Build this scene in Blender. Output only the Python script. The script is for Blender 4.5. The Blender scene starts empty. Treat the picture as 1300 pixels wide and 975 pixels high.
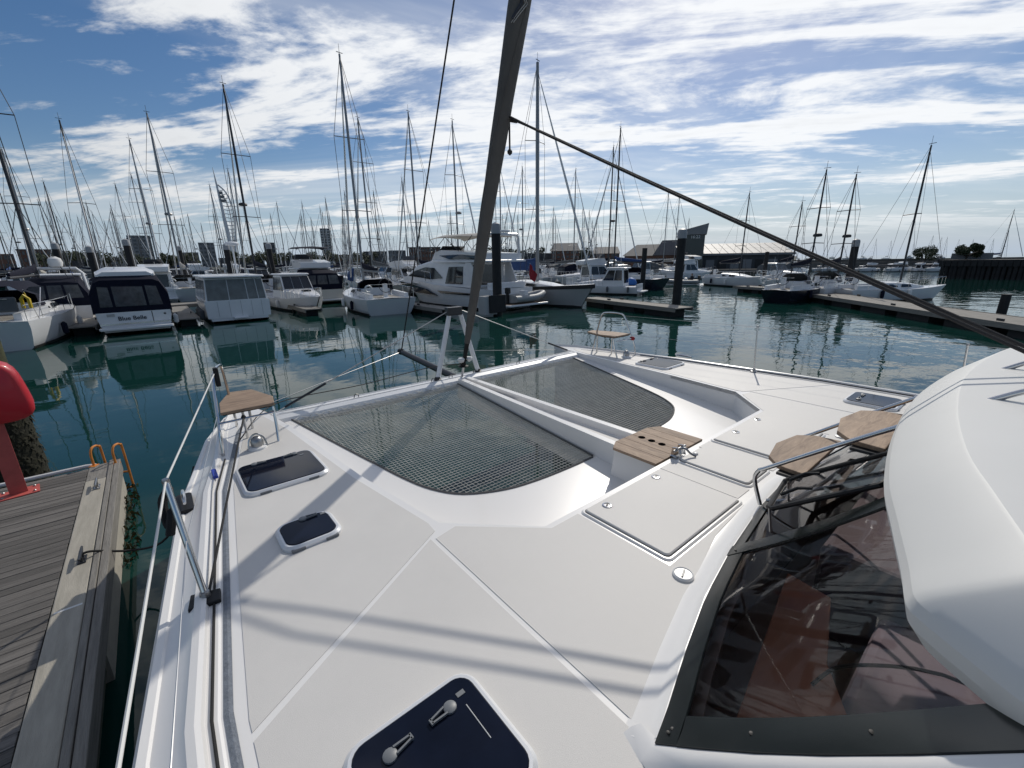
import bpy, math, random
from mathutils import Vector, Matrix
random.seed(7)
R = math.radians
sc = bpy.context.scene
col = sc.collection

# ---------------------------------------------------------------- camera, sky, sun, exposure
# World axes: +Y is the catamaran's bow direction, +X its starboard side, water at z = 0.
CAM = Vector((0.0, 0.0, 3.1))
F, CX, CY = 545.0, 650.0, 487.5          # focal length and centre in pixels of the 1300 x 975 photograph
YAW, PITCH, ROLL = R(39.5), math.atan(157 / 545.0), R(0.9)
cam_m = Matrix.Rotation(-YAW, 3, 'Z') @ Matrix.Rotation(R(90) - PITCH, 3, 'X') @ Matrix.Rotation(-ROLL, 3, 'Z')
cd = bpy.data.cameras.new('camera')
cd.sensor_width = 36.0; cd.lens = 36.0 * F / 1300.0
cd.clip_start = 0.05; cd.clip_end = 6000
cam = bpy.data.objects.new('camera', cd); col.objects.link(cam)
cam.location = CAM; cam.rotation_euler = cam_m.to_euler()
sc.camera = cam
SUN_AZ, SUN_EL = R(62.0), R(39.2)        # azimuth measured from +Y towards +X
S = Vector((math.sin(SUN_AZ) * math.cos(SUN_EL), math.cos(SUN_AZ) * math.cos(SUN_EL), math.sin(SUN_EL)))
sl = bpy.data.lights.new('sun', 'SUN'); sl.energy = 3.2; sl.angle = R(0.53); sl.color = (1.0, 0.945, 0.855)
so = bpy.data.objects.new('sun', sl); col.objects.link(so); so.rotation_euler = S.to_track_quat('Z', 'Y').to_euler()
sc.view_settings.view_transform = 'Standard'; sc.view_settings.look = 'None'
sc.view_settings.exposure = -0.24; sc.view_settings.gamma = 1.0; sc.view_settings.use_curve_mapping = False
sc.render.engine = 'CYCLES'
sc.cycles.use_denoising = True
sc.cycles.max_bounces = 8; sc.cycles.transparent_max_bounces = 24
sc.cycles.sample_clamp_indirect = 6.0

w = bpy.data.worlds.new('World'); sc.world = w; w.use_nodes = True
def build_sky():
    nt = w.node_tree; nt.nodes.clear()
    N = nt.nodes.new; L = nt.links.new
    out = N('ShaderNodeOutputWorld'); bg = N('ShaderNodeBackground'); bg.inputs[1].default_value = 0.118
    L(bg.outputs[0], out.inputs[0])
    sky = N('ShaderNodeTexSky'); sky.sky_type = 'NISHITA'; sky.sun_disc = False
    sky.sun_elevation = SUN_EL; sky.sun_rotation = SUN_AZ
    sky.air_density = 1.0; sky.dust_density = 0.5; sky.ozone_density = 2.0; sky.altitude = 0
    tc = N('ShaderNodeTexCoord')
    sep = N('ShaderNodeSeparateXYZ'); L(tc.outputs['Generated'], sep.inputs[0])
    def math_(op, a, b=None, c=None, clamp=False):
        m = N('ShaderNodeMath'); m.operation = op; m.use_clamp = clamp
        for i, x in enumerate((a, b, c)):
            if x is None: continue
            if isinstance(x, (int, float)): m.inputs[i].default_value = x
            else: L(x, m.inputs[i])
        return m.outputs[0]
    z = math_('MAXIMUM', sep.outputs[2], 0.0)
    den = math_('ADD', z, 0.10)
    # cloud sheet: the viewing direction carried on to a flat layer overhead
    px = math_('DIVIDE', sep.outputs[0], den); py = math_('DIVIDE', sep.outputs[1], den)
    comb = N('ShaderNodeCombineXYZ'); L(px, comb.inputs[0]); L(py, comb.inputs[1])
    def noise(scale, detail, rough, dist, rot, sx, sy, off):
        # rotate first, then stretch: sy scales along the azimuth rot, sx across it
        r1 = N('ShaderNodeMapping'); r1.inputs['Rotation'].default_value[2] = R(rot); L(comb.outputs[0], r1.inputs[0])
        mp = N('ShaderNodeMapping'); mp.inputs['Scale'].default_value = (sx, sy, 1); mp.inputs['Location'].default_value = off
        L(r1.outputs[0], mp.inputs[0])
        n = N('ShaderNodeTexNoise'); n.inputs['Scale'].default_value = scale; n.inputs['Detail'].default_value = detail
        n.inputs['Roughness'].default_value = rough; n.inputs['Distortion'].default_value = dist
        L(mp.outputs[0], n.inputs['Vector']); return n.outputs['Fac']
    big = noise(0.38, 3, 0.5, 0.3, 52, 0.7, 1.0, (0.2, 5.3, 0))
    mid = noise(1.25, 9, 0.62, 0.6, 50, 0.42, 1.25, (3.4, 0.9, 0))
    fine = noise(6.5, 6, 0.6, 0.2, 55, 0.7, 1.1, (0.4, 6.2, 0))
    veil = noise(0.45, 6, 0.55, 0.8, 30, 0.6, 1.2, (7.7, 0.3, 0))
    sd = N('ShaderNodeVectorMath'); sd.operation = 'DOT_PRODUCT'
    L(tc.outputs['Generated'], sd.inputs[0]); sd.inputs[1].default_value = S
    # more cloud in the sun's quarter of the sky, as seen
    cov = math_('MULTIPLY', big, 0.70)
    cov = math_('ADD', cov, math_('MULTIPLY', mid, 1.10))
    cov = math_('ADD', cov, math_('MULTIPLY', fine, 0.30))
    cov = math_('ADD', cov, math_('MULTIPLY', sd.outputs['Value'], 0.13))
    def ramp(src, a, b):
        m = N('ShaderNodeMapRange'); m.interpolation_type = 'SMOOTHSTEP'
        L(src, m.inputs[0]); m.inputs[1].default_value = a; m.inputs[2].default_value = b
        return m.outputs[0]
    dens = math_('MULTIPLY', ramp(cov, CLOUD_LO, CLOUD_HI), 0.92)
    thin = math_('MULTIPLY', ramp(veil, 0.45, 0.72), 0.5)
    # the veil and the puffs lie one over the other
    dens = math_('SUBTRACT', 1.0, math_('MULTIPLY', math_('SUBTRACT', 1.0, dens), math_('SUBTRACT', 1.0, thin)))
    dens = math_('MULTIPLY', dens, ramp(z, 0.01, 0.10))
    # forward scattering makes cloud near the sun whiter
    near = ramp(sd.outputs['Value'], -0.1, 0.95)
    bri = math_('ADD', math_('MULTIPLY', near, CLOUD_SUN), CLOUD_BASE)
    # thick parts a little greyer
    thick = ramp(cov, CLOUD_HI, CLOUD_HI + 0.30)
    bri = math_('MULTIPLY', bri, math_('SUBTRACT', 1.0, math_('MULTIPLY', thick, 0.20)))
    cc = N('ShaderNodeCombineColor')
    L(math_('MULTIPLY', bri, 0.97), cc.inputs[0]); L(math_('MULTIPLY', bri, 0.985), cc.inputs[1]); L(math_('MULTIPLY', bri, 1.0), cc.inputs[2])
    # clear sky, slightly deepened, and pale sea haze along the whole horizon
    hs = N('ShaderNodeHueSaturation'); hs.inputs['Saturation'].default_value = SKY_SAT; hs.inputs['Value'].default_value = SKY_VAL
    tint = N('ShaderNodeMix'); tint.data_type = 'RGBA'; tint.blend_type = 'MULTIPLY'; tint.inputs[0].default_value = 1.0; tint.inputs[7].default_value = (1.0, 0.985, 1.02, 1)
    L(sky.outputs[0], tint.inputs[6]); L(tint.outputs[2], hs.inputs['Color'])
    hz = N('ShaderNodeMix'); hz.data_type = 'RGBA'; hz.inputs[7].default_value = HAZE
    L(math_('SUBTRACT', 1.0, ramp(z, -0.05, 0.20)), hz.inputs[0]); L(hs.outputs[0], hz.inputs[6])
    mix = N('ShaderNodeMix'); mix.data_type = 'RGBA'
    L(dens, mix.inputs[0]); L(hz.outputs[2], mix.inputs[6]); L(cc.outputs[0], mix.inputs[7])
    L(mix.outputs[2], bg.inputs[0])
SKY_SAT, SKY_VAL = 1.25, 0.70
HAZE = (4.4, 5.5, 6.9, 1)
CLOUD_SUN, CLOUD_BASE = 5.0, 5.2
CLOUD_LO, CLOUD_HI = 1.10, 1.26
build_sky()

# ---------------------------------------------------------------- helpers
def ray(x, y):
    return cam_m @ Vector(((x - CX) / F, (CY - y) / F, -1.0))
def on(x, y, z=0.0):
    """point of the horizontal plane at height z that the photograph shows at pixel x, y"""
    d = ray(x, y); return CAM + d * ((z - CAM.z) / d.z)
def depth(x, y, dist):
    """point at a ground distance dist in the direction of pixel x, y"""
    d = ray(x, y); return CAM + d * (dist / math.hypot(d.x, d.y))

class MB:
    def __init__(s): s.v = []; s.f = []
    def add(s, vs, fs):
        o = len(s.v); s.v += [tuple(v) for v in vs]; s.f += [tuple(i + o for i in f) for f in fs]; return s
    def box(s, x0, x1, y0, y1, z0, z1):
        return s.add([(x0,y0,z0),(x1,y0,z0),(x1,y1,z0),(x0,y1,z0),(x0,y0,z1),(x1,y0,z1),(x1,y1,z1),(x0,y1,z1)],
                     [(3,2,1,0),(4,5,6,7),(0,1,5,4),(1,2,6,5),(2,3,7,6),(3,0,4,7)])
    def hexa(s, b, t):
        return s.add(list(b) + list(t), [(3,2,1,0),(4,5,6,7),(0,1,5,4),(1,2,6,5),(2,3,7,6),(3,0,4,7)])
    def prism(s, poly, z0, z1, ch=0.0, inset=None):
        """poly: 2-D outline, anticlockwise. z0, z1 numbers or functions of (x, y)."""
        n = len(poly); a = z0 if callable(z0) else (lambda x, y: z0); b = z1 if callable(z1) else (lambda x, y: z1)
        lo = [(x, y, a(x, y)) for x, y in poly]
        if ch and inset:
            mid = [(x, y, b(x, y) - ch) for x, y in poly]; hi = [(x, y, b(x, y)) for x, y in inset]
            vs = lo + mid + hi
            fs = [(i, (i+1) % n, n + (i+1) % n, n + i) for i in range(n)] + [(n + i, n + (i+1) % n, 2*n + (i+1) % n, 2*n + i) for i in range(n)]
            fs += [tuple(range(n))[::-1], tuple(range(2*n, 3*n))]
        else:
            vs = lo + [(x, y, b(x, y)) for x, y in poly]
            fs = [(i, (i+1) % n, n + (i+1) % n, n + i) for i in range(n)] + [tuple(range(n))[::-1], tuple(range(n, 2*n))]
        return s.add(vs, fs)
    def tube(s, pts, r, n=8, cap=True, closed=False, squash=None):
        pts = [Vector(p) for p in pts]; m = len(pts)
        rs = r if isinstance(r, (list, tuple)) else [r] * m
        ref = None; rings = []
        for i, p in enumerate(pts):
            if closed: t = pts[(i+1) % m] - pts[i-1]
            else: t = pts[min(i+1, m-1)] - pts[max(i-1, 0)]
            t = t.normalized() if t.length > 1e-9 else Vector((0,0,1))
            if ref is None: ref = Vector((0,0,1)) if abs(t.z) < 0.9 else Vector((1,0,0))
            a = (ref - t * ref.dot(t))
            a = a.normalized() if a.length > 1e-6 else t.orthogonal().normalized()
            ref = a; b = t.cross(a)
            sq = squash or 1.0
            rings.append([p + (a * math.cos(2*math.pi*k/n) + b * (math.sin(2*math.pi*k/n) * sq)) * rs[i] for k in range(n)])
        o = len(s.v)
        for rg in rings: s.v += [tuple(q) for q in rg]
        for i in range(m if closed else m - 1):
            j = (i + 1) % m
            for k in range(n): s.f.append((o+i*n+k, o+i*n+(k+1) % n, o+j*n+(k+1) % n, o+j*n+k))
        if cap and not closed:
            s.f.append(tuple(o + k for k in range(n))[::-1]); s.f.append(tuple(o + (m-1)*n + k for k in range(n)))
        return s
    def lathe(s, prof, n=16, c=(0,0,0), axis='Z'):
        o = len(s.v); m = len(prof)
        for r, h in prof:
            for k in range(n):
                a = 2*math.pi*k/n; x, y = r*math.cos(a), r*math.sin(a)
                p = (x, y, h) if axis == 'Z' else ((h, x, y) if axis == 'X' else (x, h, -y))
                s.v.append((c[0]+p[0], c[1]+p[1], c[2]+p[2]))
        for i in range(m-1):
            for k in range(n): s.f.append((o+i*n+k, o+i*n+(k+1) % n, o+(i+1)*n+(k+1) % n, o+(i+1)*n+k))
        s.f.append(tuple(o+k for k in range(n))[::-1]); s.f.append(tuple(o+(m-1)*n+k for k in range(n)))
        return s
    def loft(s, secs, closed=False, cap=False):
        o = len(s.v); n = len(secs[0])
        for q in secs: s.v += [tuple(p) for p in q]
        for i in range(len(secs)-1):
            for k in range(n if closed else n-1):
                s.f.append((o+i*n+k, o+i*n+(k+1) % n, o+(i+1)*n+(k+1) % n, o+(i+1)*n+k))
        if cap:
            s.f.append(tuple(o+k for k in range(n))[::-1]); s.f.append(tuple(o+(len(secs)-1)*n+k for k in range(n)))
        return s
    def bar(s, p, q, wd, ht, up=(0,0,1)):
        p, q = Vector(p), Vector(q); t = (q-p).normalized(); up = Vector(up)
        a = t.cross(up); a = a.normalized() if a.length > 1e-6 else t.orthogonal().normalized(); b = a.cross(t)
        c = lambda o: [o - a*wd/2 - b*ht/2, o + a*wd/2 - b*ht/2, o + a*wd/2 + b*ht/2, o - a*wd/2 + b*ht/2]
        return s.add(c(p) + c(q), [(0,1,2,3),(7,6,5,4),(0,4,5,1),(1,5,6,2),(2,6,7,3),(3,7,4,0)])
    def mesh(s, name, m, smooth=False, autos=None):
        me = bpy.data.meshes.new(name); me.from_pydata(s.v, [], s.f); me.validate(); me.update()
        import bmesh
        bm = bmesh.new(); bm.from_mesh(me); bmesh.ops.recalc_face_normals(bm, faces=bm.faces[:]); bm.to_mesh(me); bm.free()
        if m: me.materials.append(M[m] if isinstance(m, str) else m)
        if smooth:
            for p in me.polygons: p.use_smooth = True
            if autos is not None: me.set_sharp_from_angle(angle=R(autos))
        return me
    def build(s, name, m, parent=None, smooth=False, autos=40, bevel=0, loc=None, rz=None, label=None):
        return link(name, s.mesh(name, m, smooth, autos if smooth else None), parent, bevel, loc, rz, label)

def link(name, me, parent=None, bevel=0, loc=None, rz=None, label=None):
    o = bpy.data.objects.new(name, me); col.objects.link(o)
    if parent: o.parent = parent
    if loc: o.location = loc
    if rz is not None: o.rotation_euler[2] = rz
    if bevel:
        b = o.modifiers.new('bevel', 'BEVEL'); b.width = bevel; b.segments = 2; b.limit_method = 'ANGLE'; b.angle_limit = R(35)
    if label: o['label'] = label
    return o
def thing(name, label, cat, loc=(0,0,0), rz=0.0, group=None):
    o = bpy.data.objects.new(name, None); col.objects.link(o); o.location = loc; o.rotation_euler[2] = rz
    o.empty_display_size = 0.2
    o['label'] = label; o['category'] = cat
    if group: o['group'] = group
    return o
def tag(o, label=None, cat=None, group=None, kind=None):
    if label: o['label'] = label
    if cat: o['category'] = cat
    if group: o['group'] = group
    if kind: o['kind'] = kind
    return o
def copy_tree(o, parent=None):
    c = o.copy(); col.objects.link(c); c.parent = parent
    for ch in list(o.children): copy_tree(ch, c)
    return c
def rrect(cx, cy, wd, ht, r, n=5):
    pts = []
    for (sx, sy, a0) in ((1,1,0), (-1,1,90), (-1,-1,180), (1,-1,270)):
        for k in range(n+1):
            a = R(a0 + 90*k/n); pts.append((cx + sx*(wd/2-r) + r*math.cos(a), cy + sy*(ht/2-r) + r*math.sin(a)))
    return pts
def lerp(tab, x):
    if x <= tab[0][0]: return tab[0][1]
    for (a, b), (c, d) in zip(tab, tab[1:]):
        if x <= c: return b + (d-b)*(x-a)/(c-a)
    return tab[-1][1]
def smooth_path(pts, sub=4, closed=False):
    P = [Vector(p) for p in pts]; n = len(P); out = []
    rng = n if closed else n-1
    for i in range(rng):
        if closed: p0, p1, p2, p3 = P[i-1], P[i], P[(i+1) % n], P[(i+2) % n]
        else: p0, p1, p2, p3 = P[max(i-1,0)], P[i], P[i+1], P[min(i+2,n-1)]
        for k in range(sub):
            t = k/sub
            out.append(0.5*((2*p1) + (p2-p0)*t + (2*p0-5*p1+4*p2-p3)*t*t + (3*p1-p0-3*p2+p3)*t**3))
    if not closed: out.append(P[-1])
    return out

# ---------------------------------------------------------------- materials
M = {}
def mat(name, c, rough=0.5, metal=0.0, var=0.0, vscale=4.0, bump=0.0, bscale=40.0, stretch=(1,1,1), c2=None, coat=0.0, spec=0.5, rvar=0.0, dirt=0.0):
    m = bpy.data.materials.new(name); m.use_nodes = True; M[name] = m
    nt = m.node_tree; b = nt.nodes['Principled BSDF']; N = nt.nodes.new; L = nt.links.new
    b.inputs['Base Color'].default_value = (*c, 1); b.inputs['Roughness'].default_value = rough; b.inputs['Metallic'].default_value = metal
    b.inputs['Coat Weight'].default_value = coat; b.inputs['Coat Roughness'].default_value = 0.08
    b.inputs['Specular IOR Level'].default_value = spec
    tc = N('ShaderNodeTexCoord'); mp = N('ShaderNodeMapping'); mp.inputs['Scale'].default_value = stretch
    L(tc.outputs['Object'], mp.inputs[0])
    if var or c2 or rvar:
        n = N('ShaderNodeTexNoise'); n.inputs['Scale'].default_value = vscale; n.inputs['Detail'].default_value = 6; n.inputs['Roughness'].default_value = 0.65
        L(mp.outputs[0], n.inputs['Vector'])
        cr = N('ShaderNodeValToRGB'); cr.color_ramp.elements[0].position = 0.3; cr.color_ramp.elements[1].position = 0.7
        d = c2 if c2 else tuple(x*(1-var) for x in c)
        e = c if c2 else tuple(min(1, x*(1+var)) for x in c)
        cr.color_ramp.elements[0].color = (*d, 1); cr.color_ramp.elements[1].color = (*e, 1)
        L(n.outputs['Fac'], cr.inputs[0]); L(cr.outputs[0], b.inputs['Base Color'])
        if rvar:
            mr = N('ShaderNodeMapRange'); L(n.outputs['Fac'], mr.inputs[0]); mr.inputs[3].default_value = max(0, rough-rvar); mr.inputs[4].default_value = rough+rvar
            L(mr.outputs[0], b.inputs['Roughness'])
    if bump:
        n2 = N('ShaderNodeTexNoise'); n2.inputs['Scale'].default_value = bscale; n2.inputs['Detail'].default_value = 5
        L(mp.outputs[0], n2.inputs['Vector'])
        bp = N('ShaderNodeBump'); bp.inputs['Strength'].default_value = bump; bp.inputs['Distance'].default_value = 0.01
        L(n2.outputs['Fac'], bp.inputs['Height']); L(bp.outputs[0], b.inputs['Normal'])
    return m
mat('gelcoat', (0.77,0.757,0.735), 0.30, var=0.010, vscale=1.2, coat=0.3)
mat('nonskid', (0.615,0.598,0.57), 0.58, var=0.045, vscale=1.1, rvar=0.12, bump=0.16, bscale=420)
mat('roof_gel', (0.63,0.63,0.61), 0.5, var=0.02, vscale=1.5, coat=0.0)
mat('hole_shade', (0.004,0.004,0.004), 1.0, spec=0.0)
mat('groove', (0.10,0.10,0.10), 0.7)
mat('track', (0.16,0.18,0.21), 0.55, var=0.25, vscale=30, bump=0.3, bscale=120)
mat('hull_under', (0.05,0.05,0.06), 0.6)
mat('steel', (0.62,0.62,0.62), 0.16, 1.0, rvar=0.05, vscale=8)
mat('steel_dull', (0.36,0.36,0.36), 0.34, 1.0, rvar=0.1, vscale=8)
mat('hatch_glass', (0.006,0.009,0.020), 0.06, spec=0.22, var=0.3, vscale=3)
mat('hatch_frame', (0.70,0.71,0.72), 0.3, 0.25)
mat('handle_grey', (0.16,0.17,0.18), 0.45)
mat('black_plastic', (0.012,0.012,0.013), 0.5, spec=0.3)
mat('frame_dark', (0.010,0.013,0.013), 0.14, spec=0.45)
mat('rope_black', (0.012,0.012,0.012), 0.8, bump=0.5, bscale=300)
mat('rope_dark', (0.03,0.028,0.028), 0.8, bump=0.5, bscale=200)
mat('wire', (0.5,0.5,0.5), 0.3, 1.0)
mat('wire_white', (0.62,0.62,0.6), 0.5)
mat('net', (0.60,0.58,0.52), 0.7, var=0.2, vscale=6)
mat('net_edge', (0.10,0.10,0.10), 0.8)
mat('sail_cover', (0.105,0.098,0.090), 0.8, var=0.12, vscale=3, bump=0.25, bscale=14)
mat('logo_grey', (0.42,0.41,0.40), 0.7)
mat('logo_dark', (0.03,0.035,0.05), 0.7)
mat('alu', (0.72,0.72,0.72), 0.38, 0.55, var=0.05, vscale=6)
mat('alu_white', (0.74,0.75,0.76), 0.35, var=0.05, vscale=5)
mat('spar_dark', (0.02,0.022,0.026), 0.35)
mat('red', (0.48,0.010,0.022), 0.42, var=0.12, vscale=3, coat=0.2)
mat('red_post', (0.46,0.09,0.075), 0.6, var=0.2, vscale=5)
mat('orange', (0.62,0.22,0.035), 0.5, var=0.25, vscale=12)
mat('moss', (0.028,0.027,0.012), 0.95, c2=(0.012,0.012,0.008), vscale=9, bump=1.0, bscale=35)
mat('pile_green', (0.055,0.06,0.012), 0.8, c2=(0.02,0.022,0.01), vscale=5, bump=0.5, bscale=30)
mat('pile_dark', (0.014,0.014,0.015), 0.75, var=0.4, vscale=2.5, bump=0.4, bscale=10)
mat('pile_cap', (0.30,0.31,0.32), 0.5)
mat('edge_beige', (0.42,0.39,0.33), 0.85, c2=(0.30,0.28,0.235), vscale=5, stretch=(4,0.5,1), bump=0.4, bscale=60)
mat('edge_wood', (0.26,0.245,0.22), 0.85, c2=(0.15,0.14,0.125), vscale=7, stretch=(6,0.4,6), bump=0.6, bscale=40)
mat('pontoon_float', (0.12,0.115,0.09), 0.9, c2=(0.05,0.05,0.035), vscale=4, bump=0.7, bscale=20)
mat('weed', (0.07,0.058,0.012), 0.95, c2=(0.03,0.028,0.01), vscale=20, bump=1.0, bscale=60)
mat('deck_far', (0.23,0.215,0.19), 0.85, var=0.2, vscale=3)
mat('boat_white', (0.72,0.73,0.74), 0.3, var=0.04, vscale=1.2, coat=0.25)
mat('boat_cream', (0.62,0.60,0.53), 0.4, var=0.05, vscale=1.2)
mat('boat_grey', (0.38,0.385,0.38), 0.4, var=0.05, vscale=1)
mat('boat_navy', (0.012,0.014,0.024), 0.25, coat=0.3)
mat('boot_black', (0.012,0.013,0.014), 0.6)
mat('canvas_navy', (0.006,0.008,0.020), 0.85, spec=0.2, var=0.2, vscale=6, bump=0.3, bscale=10)
mat('canvas_blue', (0.018,0.055,0.17), 0.85, var=0.15, vscale=4, bump=0.3, bscale=6)
mat('canvas_grey', (0.10,0.105,0.11), 0.85, var=0.1, vscale=4)
mat('canvas_sand', (0.42,0.40,0.36), 0.85, var=0.1, vscale=4)
mat('boat_glass', (0.015,0.018,0.022), 0.06, coat=0.4)
mat('clear_vinyl', (0.06,0.068,0.08), 0.12, var=0.5, vscale=2.5)
mat('grey_window', (0.10,0.115,0.125), 0.12, var=0.45, vscale=1.8)
mat('mast_alu', (0.26,0.265,0.27), 0.42, 0.6)
mat('mast_dark', (0.035,0.036,0.04), 0.5)
mat('mast_white', (0.55,0.55,0.55), 0.45)
mat('rubber_grey', (0.30,0.31,0.31), 0.55)
mat('yellow', (0.60,0.42,0.02), 0.5)
mat('buoy_white', (0.7,0.7,0.68), 0.45)
mat('blue_fender', (0.02,0.05,0.35), 0.5)
mat('tarp_blue', (0.02,0.13,0.42), 0.6)
mat('flag_red', (0.30,0.02,0.03), 0.8)
mat('skin', (0.45,0.28,0.20), 0.6)
mat('cloth_dark', (0.02,0.022,0.03), 0.85)
mat('brick_brown', (0.16,0.085,0.06), 0.9, var=0.2, vscale=0.6)
mat('wall_dark', (0.055,0.062,0.068), 0.85, var=0.2, vscale=0.3)
mat('wall_grey', (0.20,0.21,0.22), 0.85, var=0.12, vscale=0.15)
mat('wall_pale', (0.42,0.43,0.43), 0.8, var=0.1, vscale=0.15)
mat('roof_slate', (0.10,0.10,0.105), 0.75, var=0.15, vscale=0.4)
mat('roof_pale', (0.50,0.48,0.44), 0.6, c2=(0.32,0.31,0.29), vscale=0.6)
mat('tower_glass', (0.020,0.034,0.036), 0.25)
mat('far_glass', (0.05,0.06,0.07), 0.15)
mat('tower_white', (0.66,0.68,0.70), 0.5)
mat('stone', (0.10,0.095,0.085), 0.9, var=0.35, vscale=0.25, bump=0.6, bscale=1.5)
mat('shore', (0.07,0.075,0.06), 0.95, var=0.35, vscale=0.05)
mat('leaf', (0.035,0.055,0.022), 0.8, c2=(0.018,0.032,0.012), vscale=0.8)
mat('bark', (0.05,0.04,0.03), 0.9)
mat('foam', (0.70,0.74,0.75), 0.7, var=0.15, vscale=2)
mat('seat_cream', (0.52,0.47,0.43), 0.8, var=0.08, vscale=3)
mat('seat_lilac', (0.27,0.245,0.285), 0.85, var=0.06, vscale=3)
mat('seat_grey', (0.19,0.17,0.185), 0.85, var=0.15, vscale=2)
mat('cap_white', (0.66,0.66,0.65), 0.35)
mat('letters', (0.02,0.02,0.03), 0.5)
mat('letters_pale', (0.55,0.57,0.58), 0.5)

def grain(name, c, c2, scale, stretch, rough=0.7, bump=0.3, perobj=0.25):
    m = mat(name, c, rough)
    nt = m.node_tree; b = nt.nodes['Principled BSDF']; N = nt.nodes.new; L = nt.links.new
    tc = N('ShaderNodeTexCoord'); mp = N('ShaderNodeMapping'); mp.inputs['Scale'].default_value = stretch; L(tc.outputs['Object'], mp.inputs[0])
    oi = N('ShaderNodeObjectInfo'); vm = N('ShaderNodeVectorMath'); vm.operation = 'MULTIPLY_ADD'
    L(oi.outputs['Random'], vm.inputs[0]); vm.inputs[1].default_value = (37, 53, 71); L(mp.outputs[0], vm.inputs[2])
    n = N('ShaderNodeTexNoise'); n.inputs['Scale'].default_value = scale; n.inputs['Detail'].default_value = 8; n.inputs['Roughness'].default_value = 0.7; n.inputs['Distortion'].default_value = 0.9
    L(vm.outputs[0], n.inputs['Vector'])
    cr = N('ShaderNodeValToRGB'); cr.color_ramp.elements[0].position = 0.28; cr.color_ramp.elements[1].position = 0.72
    cr.color_ramp.elements[0].color = (*c2, 1); cr.color_ramp.elements[1].color = (*c, 1); L(n.outputs['Fac'], cr.inputs[0])
    hs = N('ShaderNodeHueSaturation'); L(cr.outputs[0], hs.inputs['Color'])
    mr = N('ShaderNodeMapRange'); L(oi.outputs['Random'], mr.inputs[0]); mr.inputs[3].default_value = 1-perobj; mr.inputs[4].default_value = 1+perobj; L(mr.outputs[0], hs.inputs['Value'])
    L(hs.outputs[0], b.inputs['Base Color'])
    bp = N('ShaderNodeBump'); bp.inputs['Strength'].default_value = bump; bp.inputs['Distance'].default_value = 0.01; L(n.outputs['Fac'], bp.inputs['Height']); L(bp.outputs[0], b.inputs['Normal'])
    return m
grain('teak', (0.42,0.30,0.205), (0.15,0.098,0.066), 4.0, (5,0.9,5), 0.7, 0.35, 0.16)
grain('teak_x', (0.42,0.30,0.205), (0.16,0.105,0.07), 4.0, (0.9,5,5), 0.7, 0.35, 0.1)
grain('dock_plank', (0.185,0.172,0.158), (0.058,0.053,0.048), 4, (0.6,14,14), 0.85, 0.8, 0.28)
grain('cabinet_wood', (0.70,0.37,0.23), (0.58,0.29,0.17), 3, (1,6,6), 0.45, 0.05, 0.05)
grain('floor_wood', (0.16,0.075,0.045), (0.10,0.045,0.028), 3, (6,0.6,6), 0.45, 0.05, 0.05)

def glass_mat():
    m = bpy.data.materials.new('windscreen_glass'); m.use_nodes = True; M['windscreen_glass'] = m
    nt = m.node_tree; nt.nodes.clear(); N = nt.nodes.new; L = nt.links.new
    out = N('ShaderNodeOutputMaterial'); mx = N('ShaderNodeMixShader'); tr = N('ShaderNodeBsdfTransparent'); gl = N('ShaderNodeBsdfGlossy'); fr = N('ShaderNodeFresnel')
    tr.inputs[0].default_value = (0.93,0.90,0.90,1); gl.inputs['Roughness'].default_value = 0.02; gl.inputs[0].default_value = (0.75,0.75,0.75,1); fr.inputs[0].default_value = 1.36
    L(fr.outputs[0], mx.inputs[0]); L(tr.outputs[0], mx.inputs[1]); L(gl.outputs[0], mx.inputs[2]); L(mx.outputs[0], out.inputs[0])
glass_mat()

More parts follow.
